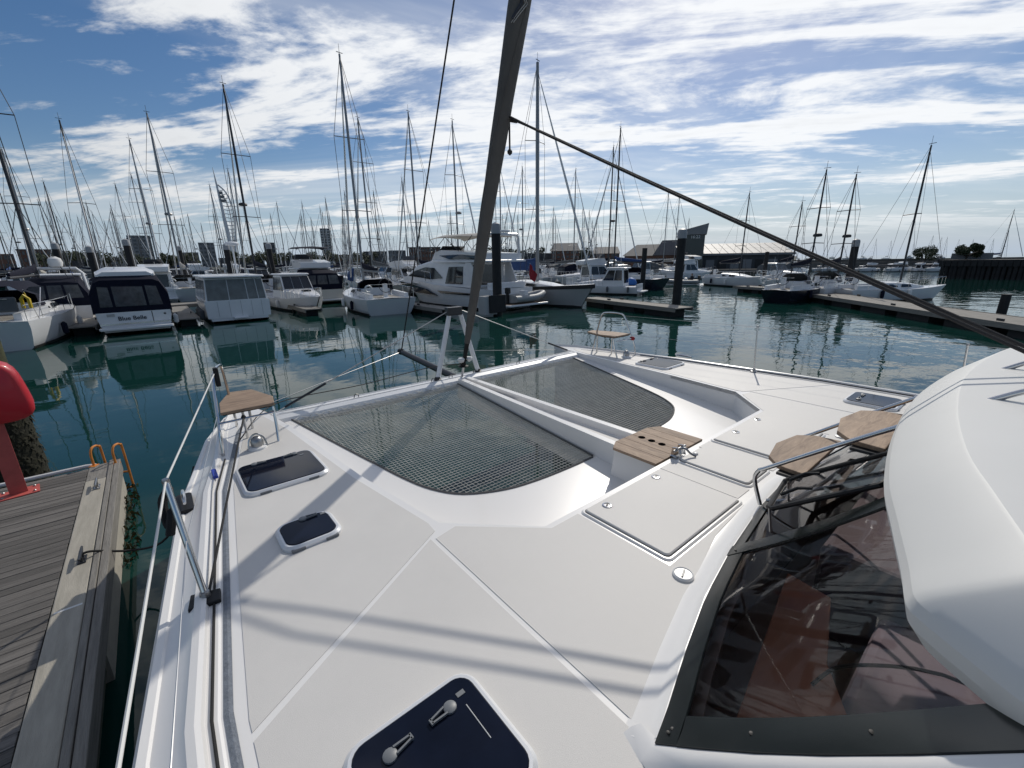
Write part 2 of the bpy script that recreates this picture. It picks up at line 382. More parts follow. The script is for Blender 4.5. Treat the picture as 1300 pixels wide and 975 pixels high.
def water_mat():
    m = bpy.data.materials.new('water'); m.use_nodes = True; M['water'] = m
    nt = m.node_tree; b = nt.nodes['Principled BSDF']; N = nt.nodes.new; L = nt.links.new
    b.inputs['Base Color'].default_value = (0.006,0.036,0.030,1); b.inputs['Roughness'].default_value = 0.015; b.inputs['IOR'].default_value = 1.333
    g = N('ShaderNodeNewGeometry')
    def noi(scale, detail, stretch, rot, dist=0.0):
        mp = N('ShaderNodeMapping'); mp.inputs['Scale'].default_value = stretch; mp.inputs['Rotation'].default_value[2] = R(rot); L(g.outputs['Position'], mp.inputs[0])
        n = N('ShaderNodeTexNoise'); n.inputs['Scale'].default_value = scale; n.inputs['Detail'].default_value = detail; n.inputs['Roughness'].default_value = 0.5; n.inputs['Distortion'].default_value = dist
        L(mp.outputs[0], n.inputs['Vector']); return n.outputs['Fac']
    # ripples are livelier out in the open basin to starboard than between the berths
    patch = noi(0.035, 2, (1,1,1), 0)
    sp = N('ShaderNodeSeparateXYZ'); L(g.outputs['Position'], sp.inputs[0])
    mr = N('ShaderNodeMapRange'); mr.interpolation_type = 'SMOOTHSTEP'; L(sp.outputs[0], mr.inputs[0]); mr.inputs[1].default_value = 5; mr.inputs[2].default_value = 26; mr.inputs[3].default_value = WAVE_CALM; mr.inputs[4].default_value = WAVE_OPEN
    pm = N('ShaderNodeMapRange'); L(patch, pm.inputs[0]); pm.inputs[1].default_value = 0.3; pm.inputs[2].default_value = 0.7; pm.inputs[3].default_value = 0.6; pm.inputs[4].default_value = 1.35
    am = N('ShaderNodeMath'); am.operation = 'MULTIPLY'; L(mr.outputs[0], am.inputs[0]); L(pm.outputs[0], am.inputs[1])
    a = noi(0.55, 2, (1,1,1), 20); c = noi(1.7, 3, (0.75,1.3,1), 35, 0.2); d = noi(4.5, 2, (0.8,1.3,1), 50)
    s1 = N('ShaderNodeMath'); s1.operation = 'MULTIPLY_ADD'; L(a, s1.inputs[0]); s1.inputs[1].default_value = 1.6; 
    s2 = N('ShaderNodeMath'); s2.operation = 'MULTIPLY'; L(c, s2.inputs[0]); s2.inputs[1].default_value = 0.55
    s3 = N('ShaderNodeMath'); s3.operation = 'MULTIPLY_ADD'; L(d, s3.inputs[0]); s3.inputs[1].default_value = 0.10; L(s2.outputs[0], s3.inputs[2])
    L(s3.outputs[0], s1.inputs[2])
    bp = N('ShaderNodeBump'); bp.inputs['Distance'].default_value = 0.06; L(am.outputs[0], bp.inputs['Strength']); L(s1.outputs[0], bp.inputs['Height']); L(bp.outputs[0], b.inputs['Normal'])
WAVE_CALM, WAVE_OPEN = 0.085, 0.46
water_mat()

# ---------------------------------------------------------------- water
tag(MB().add([(-3000,-3000,0),(3000,-3000,0),(3000,3000,0),(-3000,3000,0)], [(0,1,2,3)]).build('water', 'water'), kind='structure')

# ================================================================ the catamaran
DZ = 1.4                                   # deck height above the water
cat = thing('catamaran', 'white sailing catamaran whose foredeck, nets and windscreen fill the foreground', 'catamaran', (3.45, 0, 0))
def low(y): return 1.15 + (y - 2.6) * 0.0655           # sunken foredeck round the nets
OUT = [(-7, 3.62), (-3, 3.80), (0, 3.84), (1.7, 3.82), (3.77, 3.58), (5.1, 3.30), (5.75, 3.06), (6.05, 2.86), (6.14, 2.76)]
EDGE = [(2.73, 6.12), (2.62, 5.5), (2.53, 4.9), (2.38, 3.3), (2.23, 2.28), (1.72, 1.78)]    # inner edge of the side decks, bow to step
NET = [(2.43, 5.33), (2.22, 4.4), (2.08, 3.8), (1.97, 3.35), (1.86, 3.05), (1.68, 2.82), (1.35, 2.66), (1.0, 2.60), (0.6, 2.58), (0.27, 2.58)]
def outer(y): return lerp(OUT, y)
ys = [-7, -5, -3, -1.5, 0, 0.8, 1.7, 2.4, 3.1, 3.77, 4.4, 5.1, 5.5, 5.75, 5.95, 6.05, 6.12]
def side(s):
    # gunwale moulding and topsides in one loft, bow to stern
    prof = [(0.275, 0.0), (0.265, 0.006), (0.225, 0.006), (0.215, 0.030), (0.195, 0.036), (0.165, 0.030), (0.135, 0.004), (0.055, -0.020), (0.045, -0.012), (0.015, -0.012), (0.0, -0.03),
            (0.0, -0.10), (0.02, -0.13), (0.05, -0.5), (0.14, -1.0), (0.35, -1.55)]
    secs = []
    for y in ys:
        o = outer(y); k = min(1.0, max(0.12, (6.3 - y) / 1.6)) if y > 4.7 else 1.0
        secs.append([(s*(o - d*k), y, DZ + z) for d, z in prof])
    h = MB().loft(secs)
    # inboard topsides
    ins = []
    for y in ys:
        e = lerp([(-7, 2.0), (1.7, 1.75), (2.28, 2.12), (3.3, 2.27), (4.9, 2.46), (5.5, 2.55), (6.12, 2.73)], y)
        zt = low(min(y, 5.3)) - 0.06 if y < 5.4 else DZ - 0.03
        ins.append([(s*e, y, zt), (s*(e + 0.03), y, 0.6), (s*(e + 0.2), y, -0.15)])
    h.loft(ins)
    h.build('hull', 'gelcoat', cat, smooth=True, autos=28)
    st = []
    for y in ys[2:13]: st.append([(s*(outer(y)-0.318), y, DZ+0.0035), (s*(outer(y)-0.302), y, DZ+0.006), (s*(outer(y)-0.285), y, DZ+0.0035)])
    MB().loft(st).build('genoa_track', 'track', cat)
    MB().tube([(s*(outer(y)-0.247), y, DZ+0.012) for y in ys[2:11]], 0.0065, 6).build('jackline', 'rope_black', cat, smooth=True)
for s in (-1, 1): side(s)
# deck sheet
right = [(outer(y) - 0.272*(min(1.0, max(0.12, (6.3-y)/1.6)) if y > 4.7 else 1.0), y) for y in ys]
outl = right + EDGE[1:]
outl = outl + [(-x, y) for x, y in reversed(outl)]
WELL = [(-2.40, 0.47), (-1.97, 0.60), (-1.57, 0.70), (-1.12, 0.78), (-0.49, 0.86), (0, 0.885), (0.49, 0.86), (1.12, 0.78), (1.57, 0.70), (1.97, 0.60), (2.40, 0.47)]
outl = outl + [(-2.40, -7)] + WELL + [(2.40, -7)]
MB().prism(outl, DZ - 0.05, DZ).build('deck', 'gelcoat', cat)
# risers down to the sunken foredeck, and that foredeck itself
rs = MB()
for s in (-1, 1):
    rs.loft([[(s*x, y, DZ - 0.002), (s*x, y, low(min(y, 5.4)) - 0.03)] for x, y in smooth_path([(a, b, 0) for a, b in EDGE[:4]], 3)[:-1] and [(p.x, p.y) for p in smooth_path([(a, b, 0) for a, b in EDGE[:4]], 3)] + EDGE[4:]])
rs.add([(-1.72,1.78,DZ-0.002),(1.72,1.78,DZ-0.002),(1.72,1.78,1.0),(-1.72,1.78,1.0)], [(0,1,2,3)])
rs.build('riser', 'gelcoat', cat)
for s in (-1, 1):
    inner = [(p.x, p.y) for p in smooth_path([(a, b, 0) for a, b in NET], 4)]
    poly = [(x, y) for x, y in EDGE[1:]] + [(0.0, 1.78), (0.0, 2.58)] + inner[::-1]
    poly = [(s*x, y) for x, y in poly]
    MB().prism(poly, lambda x, y: low(min(y, 5.35)) - 0.07, lambda x, y: low(min(y, 5.35))).build('foredeck', 'gelcoat', cat)
MB().box(-1.9, 1.9, 0.98, 2.56, 0.46, 1.02).build('bridge_deck', 'gelcoat', cat)
MB().box(-2.0, 2.0, -6, 0.979, 0.40, 0.475).build('bridge_deck', 'gelcoat', cat)
MB().box(-2.3, 2.3, 0.93, 0.975, 0.48, DZ-0.052).build('forward_bulkhead', 'seat_cream', cat)
# nonskid panels, the bare gelcoat between them left as pale joints
def panel(poly, name='nonskid_panel', m='nonskid'):
    MB().prism(poly, DZ + 0.0005, DZ + 0.003).build(name, m, cat)
for s in (-1, 1):
    T = lambda P: [(s*x, y) for x, y in P]
    gi = [(outer(y) - 0.36, y) for y in (1.62, 2.4, 3.1, 3.77, 4.4, 5.1)]
    panel(T([(2.30, 2.215)] + [(gi[0][0], 1.56)] + gi + [(2.80, 5.65), (2.70, 5.5), (2.59, 4.9), (2.44, 3.3), (2.29, 2.32)]))
    panel(T([(2.365, -0.6), (outer(-0.6) - 0.36, -0.6), (outer(0.6) - 0.36, 0.6), (outer(1.5) - 0.36, 1.52), (2.365, 2.155)]))
    curve = [(2.335, 0.665), (1.87, 0.79), (1.48, 0.88), (0.97, 1.0), (0.47, 1.035)]
    panel(T([(2.335, 2.14), (2.17, 2.17), (1.70, 1.735), (1.445, 1.735), (1.445, 1.035), (0.47, 1.035)][:-1] + curve[::-1]))
# ---- deck hatches: frame, smoked pane, handles
def hatch(cx, cy, wd, ht, handles, big=False):
    h = MB(); z = DZ
    h.prism(rrect(cx, cy, wd, ht, 0.085), z + 0.002, z + 0.034, 0.014, rrect(cx, cy, wd-0.03, ht-0.03, 0.075))
    fr = h.build('deck_hatch', 'hatch_frame', cat, smooth=True, autos=30)
    MB().prism(rrect(cx, cy, wd-0.055, ht-0.055, 0.065), z + 0.029, z + 0.039, 0.004, rrect(cx, cy, wd-0.065, ht-0.065, 0.06)).build('pane', 'hatch_glass', fr, smooth=True, autos=30)
    for hx, hy, a in handles:
        k = MB(); k.lathe([(0.026, 0), (0.026, 0.008), (0.019, 0.012)], 14, (hx, hy, z + 0.039))
        ca, sa = math.cos(a), math.sin(a)
        for o in (-0.014, 0.014):
            k.bar((hx + ca*0.02 - sa*o, hy + sa*0.02 + ca*o, z + 0.047), (hx + ca*0.085 - sa*o*0.5, hy + sa*0.085 + ca*o*0.5, z + 0.047), 0.007, 0.010)
        k.bar((hx + ca*0.085 - sa*0.012, hy + sa*0.085 + ca*0.012, z + 0.047), (hx + ca*0.085 + sa*0.012, hy + sa*0.085 - ca*0.012, z + 0.047), 0.009, 0.010)
        k.build('handle', 'handle_grey', fr, smooth=True)
    MB().box(cx + wd*0.30, cx + wd*0.30 + 0.035, cy + ht*0.28, cy + ht*0.28 + 0.02, z + 0.0391, z + 0.0415).build('sticker', 'handle_grey', fr)
    for hx in (-0.28, 0.28):
        MB().box(cx + wd*hx - 0.04, cx + wd*hx + 0.04, cy - ht/2 - 0.006, cy - ht/2 + 0.02, z + 0.004, z + 0.022).build('hinge', 'handle_grey', fr, bevel=0.004)
for s in (-1, 1):
    hatch(s*2.865, 3.79, 0.63, 0.60, [(s*2.865 - 0.16, 4.03, R(-10)), (s*2.865 + 0.16, 4.03, R(190))])
    if s < 0: hatch(s*2.935, 2.75, 0.36, 0.34, [(s*2.935, 2.87, R(-5))])
    hatch(s*2.975, 1.00, 0.55, 0.51, [(s*2.975 + 0.12, 1.13, R(185)), (s*2.975 - 0.13, 1.12, R(5))])
MB().tube([(-2.80, 1.10, DZ+0.0405), (-2.80, 0.94, DZ+0.0405)], 0.0018, 6).build('scratch_line', 'wire_white', cat)
# ---- locker lids with twist locks
def lid(x0, x1, y0, y1, locks):
    cx, cy, wd, ht = (x0+x1)/2, (y0+y1)/2, x1-x0, y1-y0
    MB().prism(rrect(cx, cy, wd+0.055, ht+0.055, 0.045), DZ + 0.0008, DZ + 0.012, 0.008, rrect(cx, cy, wd+0.035, ht+0.035, 0.04)).build('lid_rim', 'gelcoat', cat)
    MB().prism(rrect(cx, cy, wd+0.015, ht+0.015, 0.033), DZ + 0.003, DZ + 0.0128).build('lid_groove_shade', 'groove', cat)  # thin dark plate painted as the shade in the groove round the lid
    l = MB().prism(rrect(cx, cy, wd, ht, 0.03), DZ + 0.004, DZ + 0.026, 0.006, rrect(cx, cy, wd-0.014, ht-0.014, 0.025)).build('locker_lid', 'nonskid', cat, smooth=True, autos=30)
    for lx, ly in locks:
        k = MB().lathe([(0.036, 0), (0.036, 0.004), (0.030, 0.006), (0.024, 0.006), (0.022, 0.002)], 18, (lx, ly, DZ + 0.026)).build('twist_lock', 'steel', l, smooth=True, autos=30)
        MB().bar((lx - 0.018, ly - 0.01, DZ + 0.032), (lx + 0.018, ly + 0.01, DZ + 0.032), 0.010, 0.008).build('key', 'black_plastic', k)
lid(-1.40, -0.46, 1.075, 1.715, [(-1.24, 1.645), (-0.62, 1.65)])
lid(0.46, 1.40, 1.075, 1.715, [(0.78, 1.645), (1.30, 1.65)])
lid(-0.185, 0.185, 1.13, 1.70, [])
for s in (-1, 1):
    MB().prism([(s*0.225, 1.10), (s*0.42, 1.10), (s*0.42, 1.735), (s*0.225, 1.735)][::s], DZ + 0.0005, DZ + 0.004).build('nonskid_panel', 'nonskid', cat)
# filler cap
fc = MB().lathe([(0.058, 0), (0.058, 0.010), (0.050, 0.016), (0.046, 0.014), (0.046, 0.012)], 24, (-1.46, 0.945, DZ + 0.003)).build('filler_cap', 'cap_white', cat, smooth=True, autos=30)
MB().bar((-1.49, 0.935, DZ+0.018), (-1.43, 0.955, DZ+0.018), 0.010, 0.006).build('key_slot', 'handle_grey', fc)
MB().lathe([(0.050, 0), (0.050, 0.010), (0.046, 0.012)], 20, (1.46, 0.945, DZ + 0.003)).build('filler_cap', 'cap_white', cat, smooth=True, autos=30)

# ---- crossbeam, longeron, teak step
cb = MB()
for (y0, y1, z0, z1) in ((5.34, 5.62, DZ-0.16, DZ-0.004),):
    cb.loft([[(x, y0, z0), (x, y0-0.03, z0+0.05), (x, y0, z1-0.03), (x, y0+0.06, z1), (x, y1-0.06, z1), (x, y1, z1-0.04), (x, y1+0.03, z0+0.05), (x, y1, z0)] for x in (-2.60, 2.60)], closed=True, cap=True)
cbo = cb.build('crossbeam', 'alu_white', cat)
for y in (5.42, 5.53): MB().bar((-2.58, y, DZ+0.0005), (2.58, y, DZ+0.0005), 0.012, 0.010).build('track_slot', 'alu', cbo)
for x in (-0.45, -0.15, 0.3, 1.2, -1.6):
    MB().tube([(x-0.03, 5.47, DZ-0.004), (x-0.025, 5.47, DZ+0.03), (x, 5.47, DZ+0.042), (x+0.025, 5.47, DZ+0.03), (x+0.03, 5.47, DZ-0.004)], 0.006, 6).build('eye', 'spar_dark', cbo, smooth=True)
lg = MB()
def lgs(y):
    t = (5.34 - y) / (5.34 - 2.2); o = 0.10 + 0.125*t; z = DZ - 0.006 - 0.05*t; r = 0.075
    return [(-o-0.03, y, low(y) - 0.22), (-o, y, z), (-o+r, y, z), (-o+r+0.004, y, z-0.075), (o-r-0.004, y, z-0.075), (o-r, y, z), (o, y, z), (o+0.03, y, low(y) - 0.22)]
lg.loft([lgs(y) for y in (5.335, 4.4, 3.4, 2.6, 2.28)], closed=True, cap=True)
lg.build('longeron', 'gelcoat', cat)
ch = MB()
ch.loft([[(-0.02-0.125*t*0.55, 5.3-3.0*t, DZ-0.006-0.05*t-0.072), (0.02+0.125*t*0.55, 5.3-3.0*t, DZ-0.006-0.05*t-0.072)] for t in (0, 0.5, 1)])
ch.build('channel_strip', 'nonskid', cat)
MB().tube(smooth_path([(0.0, 5.25, DZ-0.06), (0.01, 4.9, DZ-0.07), (0.03, 4.5, DZ-0.075), (0.02, 4.2, DZ-0.08)], 4), 0.012, 6).build('chain', 'steel_dull', cat, smooth=True)
# housing under the teak step
hz = MB()
hz.loft([[(-0.40, y, z0), (-0.34, y, DZ-0.03), (0.34, y, DZ-0.03), (0.40, y, z0)] for y, z0 in ((1.775, 1.05), (2.05, 1.05), (2.26, 1.05))], cap=True)
hz.build('step_housing', 'gelcoat', cat)
step = MB().box(-0.36, 0.36, 1.80, 2.24, DZ-0.03, DZ-0.012).build('teak_step', 'groove', cat)
nb = 6
for i in range(nb):
    x0 = -0.40 + 0.80*i/nb + 0.002; x1 = -0.40 + 0.80*(i+1)/nb - 0.002
    f0 = 2.31 - (0.07 if i == 0 else 0); f1 = 2.31 - (0.07 if i == nb-1 else 0)
    MB().prism([(x0, 1.79), (x1, 1.79), (x1, f1), (x0, f0)], DZ-0.012, DZ+0.014).build('board', 'teak', step, bevel=0.002)
for y in (1.98, 2.09, 2.20):
    MB().lathe([(0.034, 0), (0.034, 0.0012)], 18, (0.0, y, DZ+0.0142)).build('finger_hole_disc', 'hole_shade', step)  # flat black discs on the boards, coloured as the shade inside finger holes
# chain stopper at the aft end of the step
cs = MB().box(-0.17, -0.03, 1.74, 1.80, DZ+0.012, DZ+0.022).build('chain_stopper', 'steel', cat, bevel=0.003)
for x in (-0.15, -0.06): MB().prism([(1.71, 0), (1.80, 0), (1.79, 0.075), (1.74, 0.085)], 0, 0.012).build('cheek', 'steel', cs, bevel=0.002)
for i, o in enumerate(cs.children):
    o.rotation_euler = (R(90), 0, R(90)); o.location = ((-0.155, -0.06)[i], 0, DZ+0.02)
MB().tube([(-0.19, 1.755, DZ+0.075), (0.0, 1.755, DZ+0.075)], 0.013, 10).build('pin', 'steel_dull', cs, smooth=True)
MB().tube(smooth_path([(-0.10, 1.75, DZ+0.075), (-0.10, 1.70, DZ+0.10), (-0.08, 1.66, DZ+0.06), (-0.05, 1.62, DZ+0.035)], 4), 0.010, 8).build('lever', 'steel_dull', cs, smooth=True)
MB().lathe([(0.022, 0), (0.022, 0.012), (0.014, 0.016)], 14, (0.01, 1.655, DZ+0.026)).build('button', 'cap_white', cs, smooth=True, autos=30)

# ---- trampoline nets: cords crossing inside the net outline
def inside(poly, x, y):
    c = False; n = len(poly)
    for i in range(n):
        x0, y0 = poly[i]; x1, y1 = poly[i-1]
        if (y0 > y) != (y1 > y) and x < (x1-x0)*(y-y0)/(y1-y0) + x0: c = not c
    return c
def clip(poly, axis, v):
    hits = []; n = len(poly)
    for i in range(n):
        a, b = poly[i], poly[(i+1) % n]; p, q = a[axis], b[axis]
        if (p > v) != (q > v): hits.append(a[1-axis] + (b[1-axis]-a[1-axis])*(v-p)/(q-p))
    hits.sort(); return list(zip(hits[::2], hits[1::2]))
for s in (-1, 1):
    inner = [(p.x, p.y) for p in smooth_path([(a, b, 0) for a, b in NET], 4)]
    poly = inner + [(0.10 + 0.125*(5.34-2.58)/3.14 + 0.03, 2.58), (0.13, 5.33)]
    sag = lambda x, y: low(y) - 0.012 - 0.02*max(0, 1 - abs(y-4.0)/1.3)*max(0, 1 - abs(x-1.1)/1.1)
    nm = MB(); pitch = 0.041
    v = 0.16
    k = 0
    while v < 2.42:
        for a, b in clip(poly, 0, v):
            n = max(2, int((b-a)/0.35)); pts = []
            for i in range(n+1):
                y = a + (b-a)*i/n; pts.append((s*(v + random.uniform(-.003,.003)), y, sag(v, y) + random.uniform(-.001,.001)))
            nm.tube(pts, 0.0033, 4, cap=False)
        v += pitch
    v = 2.60
    while v < 5.32:
        for a, b in clip(poly, 1, v):
            n = max(2, int((b-a)/0.35)); pts = []
            for i in range(n+1):
                x = a + (b-a)*i/n; pts.append((s*x, v + random.uniform(-.003,.003), sag(x, v) + 0.003 + random.uniform(-.001,.001)))
            nm.tube(pts, 0.0033, 4, cap=False)
        v += pitch
    tr = nm.build('trampoline_net', 'net', cat, smooth=True, label=('port' if s < 0 else 'starboard') + ' trampoline net of pale crossing cords')
    tr['kind'] = 'stuff'
    MB().tube([(s*x, y, low(y) + 0.004) for x, y in inner], 0.011, 6).build('net_border', 'net_edge', cat, smooth=True)
    MB().tube([(s*0.135, 5.30, low(5.3)+0.005), (s*0.245, 2.60, low(2.6)+0.005)], 0.011, 6).build('net_border', 'net_edge', cat, smooth=True)
    # lacing along the crossbeam
    lc = []
    x = 0.16; i = 0
    while x < 2.42:
        lc.append((s*x, 5.345 if i % 2 else 5.295, low(5.3) + (0.02 if i % 2 else 0.006))); x += 0.075; i += 1
    MB().tube(lc, 0.006, 5).build('lacing', 'wire_white', cat, smooth=True)

# ---- bow seats with teak boards
def bow_seat(s):
    t = MB()
    aft_o, aft_i, fwd_o, fwd_i = (3.17, 4.57), (2.74, 4.57), (3.02, 5.22), (2.80, 5.25)
    zt = DZ + 0.36
    t.prism([(s*x, y) for x, y in ((3.15, 4.60), (2.70, 4.60), (2.66, 4.86), (2.78, 5.30), (2.99, 5.34), (3.12, 4.95))][::-s if s > 0 else 1] if False else [(s*x, y) for x, y in ((2.70, 4.60), (3.15, 4.60), (3.12, 4.95), (2.99, 5.34), (2.78, 5.30), (2.66, 4.86))][::s], zt, zt + 0.028)
    st = t.build('bow_seat', 'teak_x', cat, bevel=0.006)
    MB().prism([(s*x, y) for x, y in ((2.72, 4.62), (3.13, 4.62), (3.10, 4.95), (2.97, 5.32), (2.80, 5.28), (2.68, 4.86))][::s], zt - 0.012, zt - 0.002).build('seat_underside', 'black_plastic', st)
    MB().tube(smooth_path([(s*2.73, 4.55, DZ), (s*2.715, 4.60, DZ+0.16), (s*2.71, 4.64, zt-0.02)], 4), 0.013, 8).build('leg', 'steel', st, smooth=True)
    MB().tube(smooth_path([(s*2.86, 5.12, DZ), (s*2.86, 5.12, zt-0.02)], 2), 0.013, 8).build('leg', 'steel', st, smooth=True)
    MB().tube([(s*2.95, 4.85, DZ), (s*2.95, 4.85, zt-0.02)], 0.012, 8).build('leg', 'steel', st, smooth=True)
    # hoop that is leg, arm and back in one bend
    MB().tube(smooth_path([(s*3.20, 4.50, DZ), (s*3.19, 4.53, DZ+0.2), (s*3.17, 4.62, DZ+0.40), (s*3.14, 4.74, DZ+0.68), (s*3.11, 4.84, DZ+0.735), (s*3.05, 5.06, DZ+0.74), (s*3.02, 5.16, DZ+0.69), (s*3.0, 5.24, DZ+0.40), (s*2.98, 5.30, DZ+0.1), (s*2.98, 5.32, DZ)], 4), 0.0135, 8).build('pulpit_hoop', 'steel', st, smooth=True)
    MB().tube([(s*3.18, 4.56, DZ+0.30), (s*2.72, 4.58, DZ+0.30)], 0.011, 8).build('cross_rail', 'steel', st, smooth=True)
    if s < 0:
        MB().box(-3.125, -3.085, 4.74, 4.80, DZ+0.60, DZ+0.78).build('lifeline_fitting', 'black_plastic', st, bevel=0.01)
    else:
        MB().lathe([(0.02, -0.04), (0.035, -0.02), (0.035, 0.03), (0.02, 0.05)], 10, (3.17, 4.56, DZ+0.30), 'Y').build('navigation_light', 'flag_red', st, smooth=True)
for s in (-1, 1): bow_seat(s)
# anchor-roller style fairlead on each bow
for s in (-1, 1):
    f = MB(); cx, cy = s*2.92, 4.50
    f.lathe([(0.085, 0), (0.08, 0.02), (0.06, 0.03)], 18, (cx, cy, DZ))
    fo = f.build('bow_vent', 'gelcoat', cat, smooth=True, autos=30)
    MB().lathe([(0.055, 0), (0.055, 0.045), (0.046, 0.075), (0.025, 0.092), (0.0, 0.097)], 16, (cx, cy, DZ+0.028)).build('dome', 'steel_dull', fo, smooth=True, autos=40)
    MB().tube(smooth_path([(cx-0.08, cy-0.02, DZ+0.01), (cx-0.06, cy, DZ+0.10), (cx, cy+0.01, DZ+0.145), (cx+0.06, cy, DZ+0.10), (cx+0.08, cy-0.02, DZ+0.01)], 4), 0.008, 6).build('guard', 'steel', fo, smooth=True)

# ---- stanchions and lifelines
def stanchion(bx, by, tx, ty, ht, fat=0.013, fit=False):
    p = MB().tube([(bx, by, DZ+0.02), (tx, ty, DZ+ht)], fat, 10).build('stanchion', 'steel', cat, smooth=True)
    MB().lathe([(0.05, 0), (0.05, 0.012), (0.026, 0.022), (0.022, 0.05)], 12, (bx, by, DZ+0.005)).build('base', 'steel_dull', p, smooth=True, autos=30)
    MB().lathe([(0.017, 0), (0.019, 0.01), (0.015, 0.022)], 8, (tx, ty, DZ+ht-0.004)).build('cap', 'steel_dull', p, smooth=True)
    return p
sp = stanchion(-3.52, 2.48, -3.565, 2.70, 0.62, 0.016)
MB().tube(smooth_path([(-3.56, 2.70, DZ+0.58), (-3.60, 2.74, DZ+0.50), (-3.60, 2.73, DZ+0.36), (-3.57, 2.68, DZ+0.46), (-3.60, 2.66, DZ+0.34)], 5), 0.022, 7).build('rope_coil', 'rope_black', sp, smooth=True)
MB().prism([(-3.60, 2.42), (-3.46, 2.40), (-3.45, 2.50), (-3.58, 2.54)], DZ+0.004, DZ+0.028).build('foot_plate', 'black_plastic', sp, bevel=0.006)
stanchion(-3.80, -0.4, -3.83, -0.4, 0.62)
stanchion(3.46, 2.55, 3.50, 2.60, 0.68, 0.011); stanchion(3.66, 0.35, 3.70, 0.40, 0.68, 0.013); stanchion(3.80, -1.9, 3.83, -1.9, 0.68)
MB().tube([(-3.115, 4.78, DZ+0.73), (-3.565, 2.70, DZ+0.625), (-3.83, -0.4, DZ+0.62), (-3.80, -3.5, DZ+0.62)], 0.0055, 6).build('lifeline', 'wire_white', cat, smooth=True)
MB().tube([(-3.18, 4.60, DZ+0.36), (-3.54, 2.59, DZ+0.32), (-3.815, -0.4, DZ+0.31), (-3.80, -3.5, DZ+0.31)], 0.003, 6).build('lifeline', 'wire', cat, smooth=True)
MB().tube([(3.115, 4.78, DZ+0.70), (3.50, 2.60, DZ+0.68), (3.70, 0.40, DZ+0.68), (3.83, -1.9, DZ+0.68)], 0.0025, 5).build('lifeline', 'wire', cat, smooth=True)
MB().tube([(3.17, 4.60, DZ+0.36), (3.48, 2.575, DZ+0.35), (3.68, 0.375, DZ+0.35), (3.815, -1.9, DZ+0.35)], 0.0025, 5).build('lifeline', 'wire', cat, smooth=True)
# black rope stretched from the seat rail to the stanchion foot
MB().tube([(-2.98, 4.57, DZ+0.31), (-3.30, 3.3, DZ+0.14), (-3.50, 2.49, DZ+0.04)], 0.0075, 7).build('control_line', 'rope_black', cat, smooth=True)
MB().lathe([(0.012, -0.02), (0.022, 0), (0.012, 0.02)], 8, (-2.98, 4.57, DZ+0.315)).build('line_knot', 'rope_black', cat, smooth=True)
# mooring cleat recess on the gunwale, fender tie
ck = MB().prism(rrect(-3.535, 3.75, 0.10, 0.30, 0.03), DZ-0.02, DZ+0.012).build('cleat_recess', 'black_plastic', cat, bevel=0.004)
MB().tube([(-3.535, 3.63, DZ+0.05), (-3.535, 3.70, DZ+0.055), (-3.535, 3.80, DZ+0.055), (-3.535, 3.87, DZ+0.05)], [0.010,0.014,0.014,0.010], 8).build('horn', 'steel', ck, smooth=True)
MB().prism(rrect(-3.31, 4.05, 0.035, 0.17, 0.012), DZ+0.03, DZ+0.055).build('winch_handle_grip', 'blue_fender', cat, bevel=0.005)
ck2 = MB().prism(rrect(3.535, 3.75, 0.10, 0.30, 0.03), DZ-0.02, DZ+0.012).build('cleat_recess', 'black_plastic', cat, bevel=0.004)
MB().tube([(3.535, 3.60, DZ+0.05), (3.535, 3.70, DZ+0.055), (3.535, 3.80, DZ+0.055), (3.535, 3.90, DZ+0.05)], [0.012,0.016,0.016,0.012], 8).build('horn', 'steel', ck2, smooth=True)

# ---- bowsprit, striker frame, forestay with the furled sail
MB().tube([(0, 5.62, DZ-0.05), (0, 7.45, DZ+0.08)], [0.055, 0.05], 12).build('bowsprit', 'spar_dark', cat, smooth=True, autos=40)
MB().lathe([(0.055, -0.06), (0.062, 0), (0.055, 0.05)], 12, (0, 7.45, DZ+0.08), 'Y').build('bowsprit_end', 'black_plastic', cat, smooth=True)
for s in (-1, 1):
    fr = MB().tube([(s*0.37, 5.48, DZ), (s*0.10, 5.50, DZ+0.93)], [0.036, 0.034], 12).build('striker_pole', 'alu_white', cat, smooth=True)
    MB().lathe([(0.055, 0), (0.055, 0.012), (0.042, 0.02), (0.04, 0.05)], 14, (s*0.37, 5.48, DZ-0.002)).build('foot', 'spar_dark', fr, smooth=True, autos=30)
    MB().tube([(s*0.10, 5.50, DZ+1.0), (s*2.52, 5.50, DZ+0.02)], 0.007, 6).build('striker_stay', 'wire', cat, smooth=True)
    MB().tube([(s*1.95, 5.50, DZ+0.25), (s*2.45, 5.50, DZ+0.05)], 0.016, 8).build('turnbuckle', 'spar_dark', cat, smooth=True)
    MB().tube([(s*0.02, 7.42, DZ+0.08), (s*2.70, 6.0, DZ-0.05)], 0.005, 6).build('bowsprit_stay', 'wire', cat, smooth=True)
MB().box(-0.14, 0.11, 5.45, 5.56, DZ+0.93, DZ+1.05).build('striker_head', 'spar_dark', cat, bevel=0.012)
def fs(z): return Vector((0, 5.39 - 0.338*z, DZ + z))      # forestay, z above deck
MB().tube([fs(0.02), fs(18.0)], 0.006, 6).build('forestay', 'wire', cat, smooth=True)
gn = MB(); pts = []; rad = []
for i in range(40):
    z = 0.55 + i*0.36
    pts.append(fs(z)); rad.append(lerp([(0.5, 0.040), (1.0, 0.062), (2.0, 0.082), (3.2, 0.100), (4.5, 0.125), (8, 0.12), (15, 0.05)], z) * (1 + 0.03*math.sin(i*2.1)))
gn.tube(pts, rad, 14, squash=0.92)
gen = gn.build('furled_genoa', 'sail_cover', cat, smooth=True, autos=60)
sp_ = []
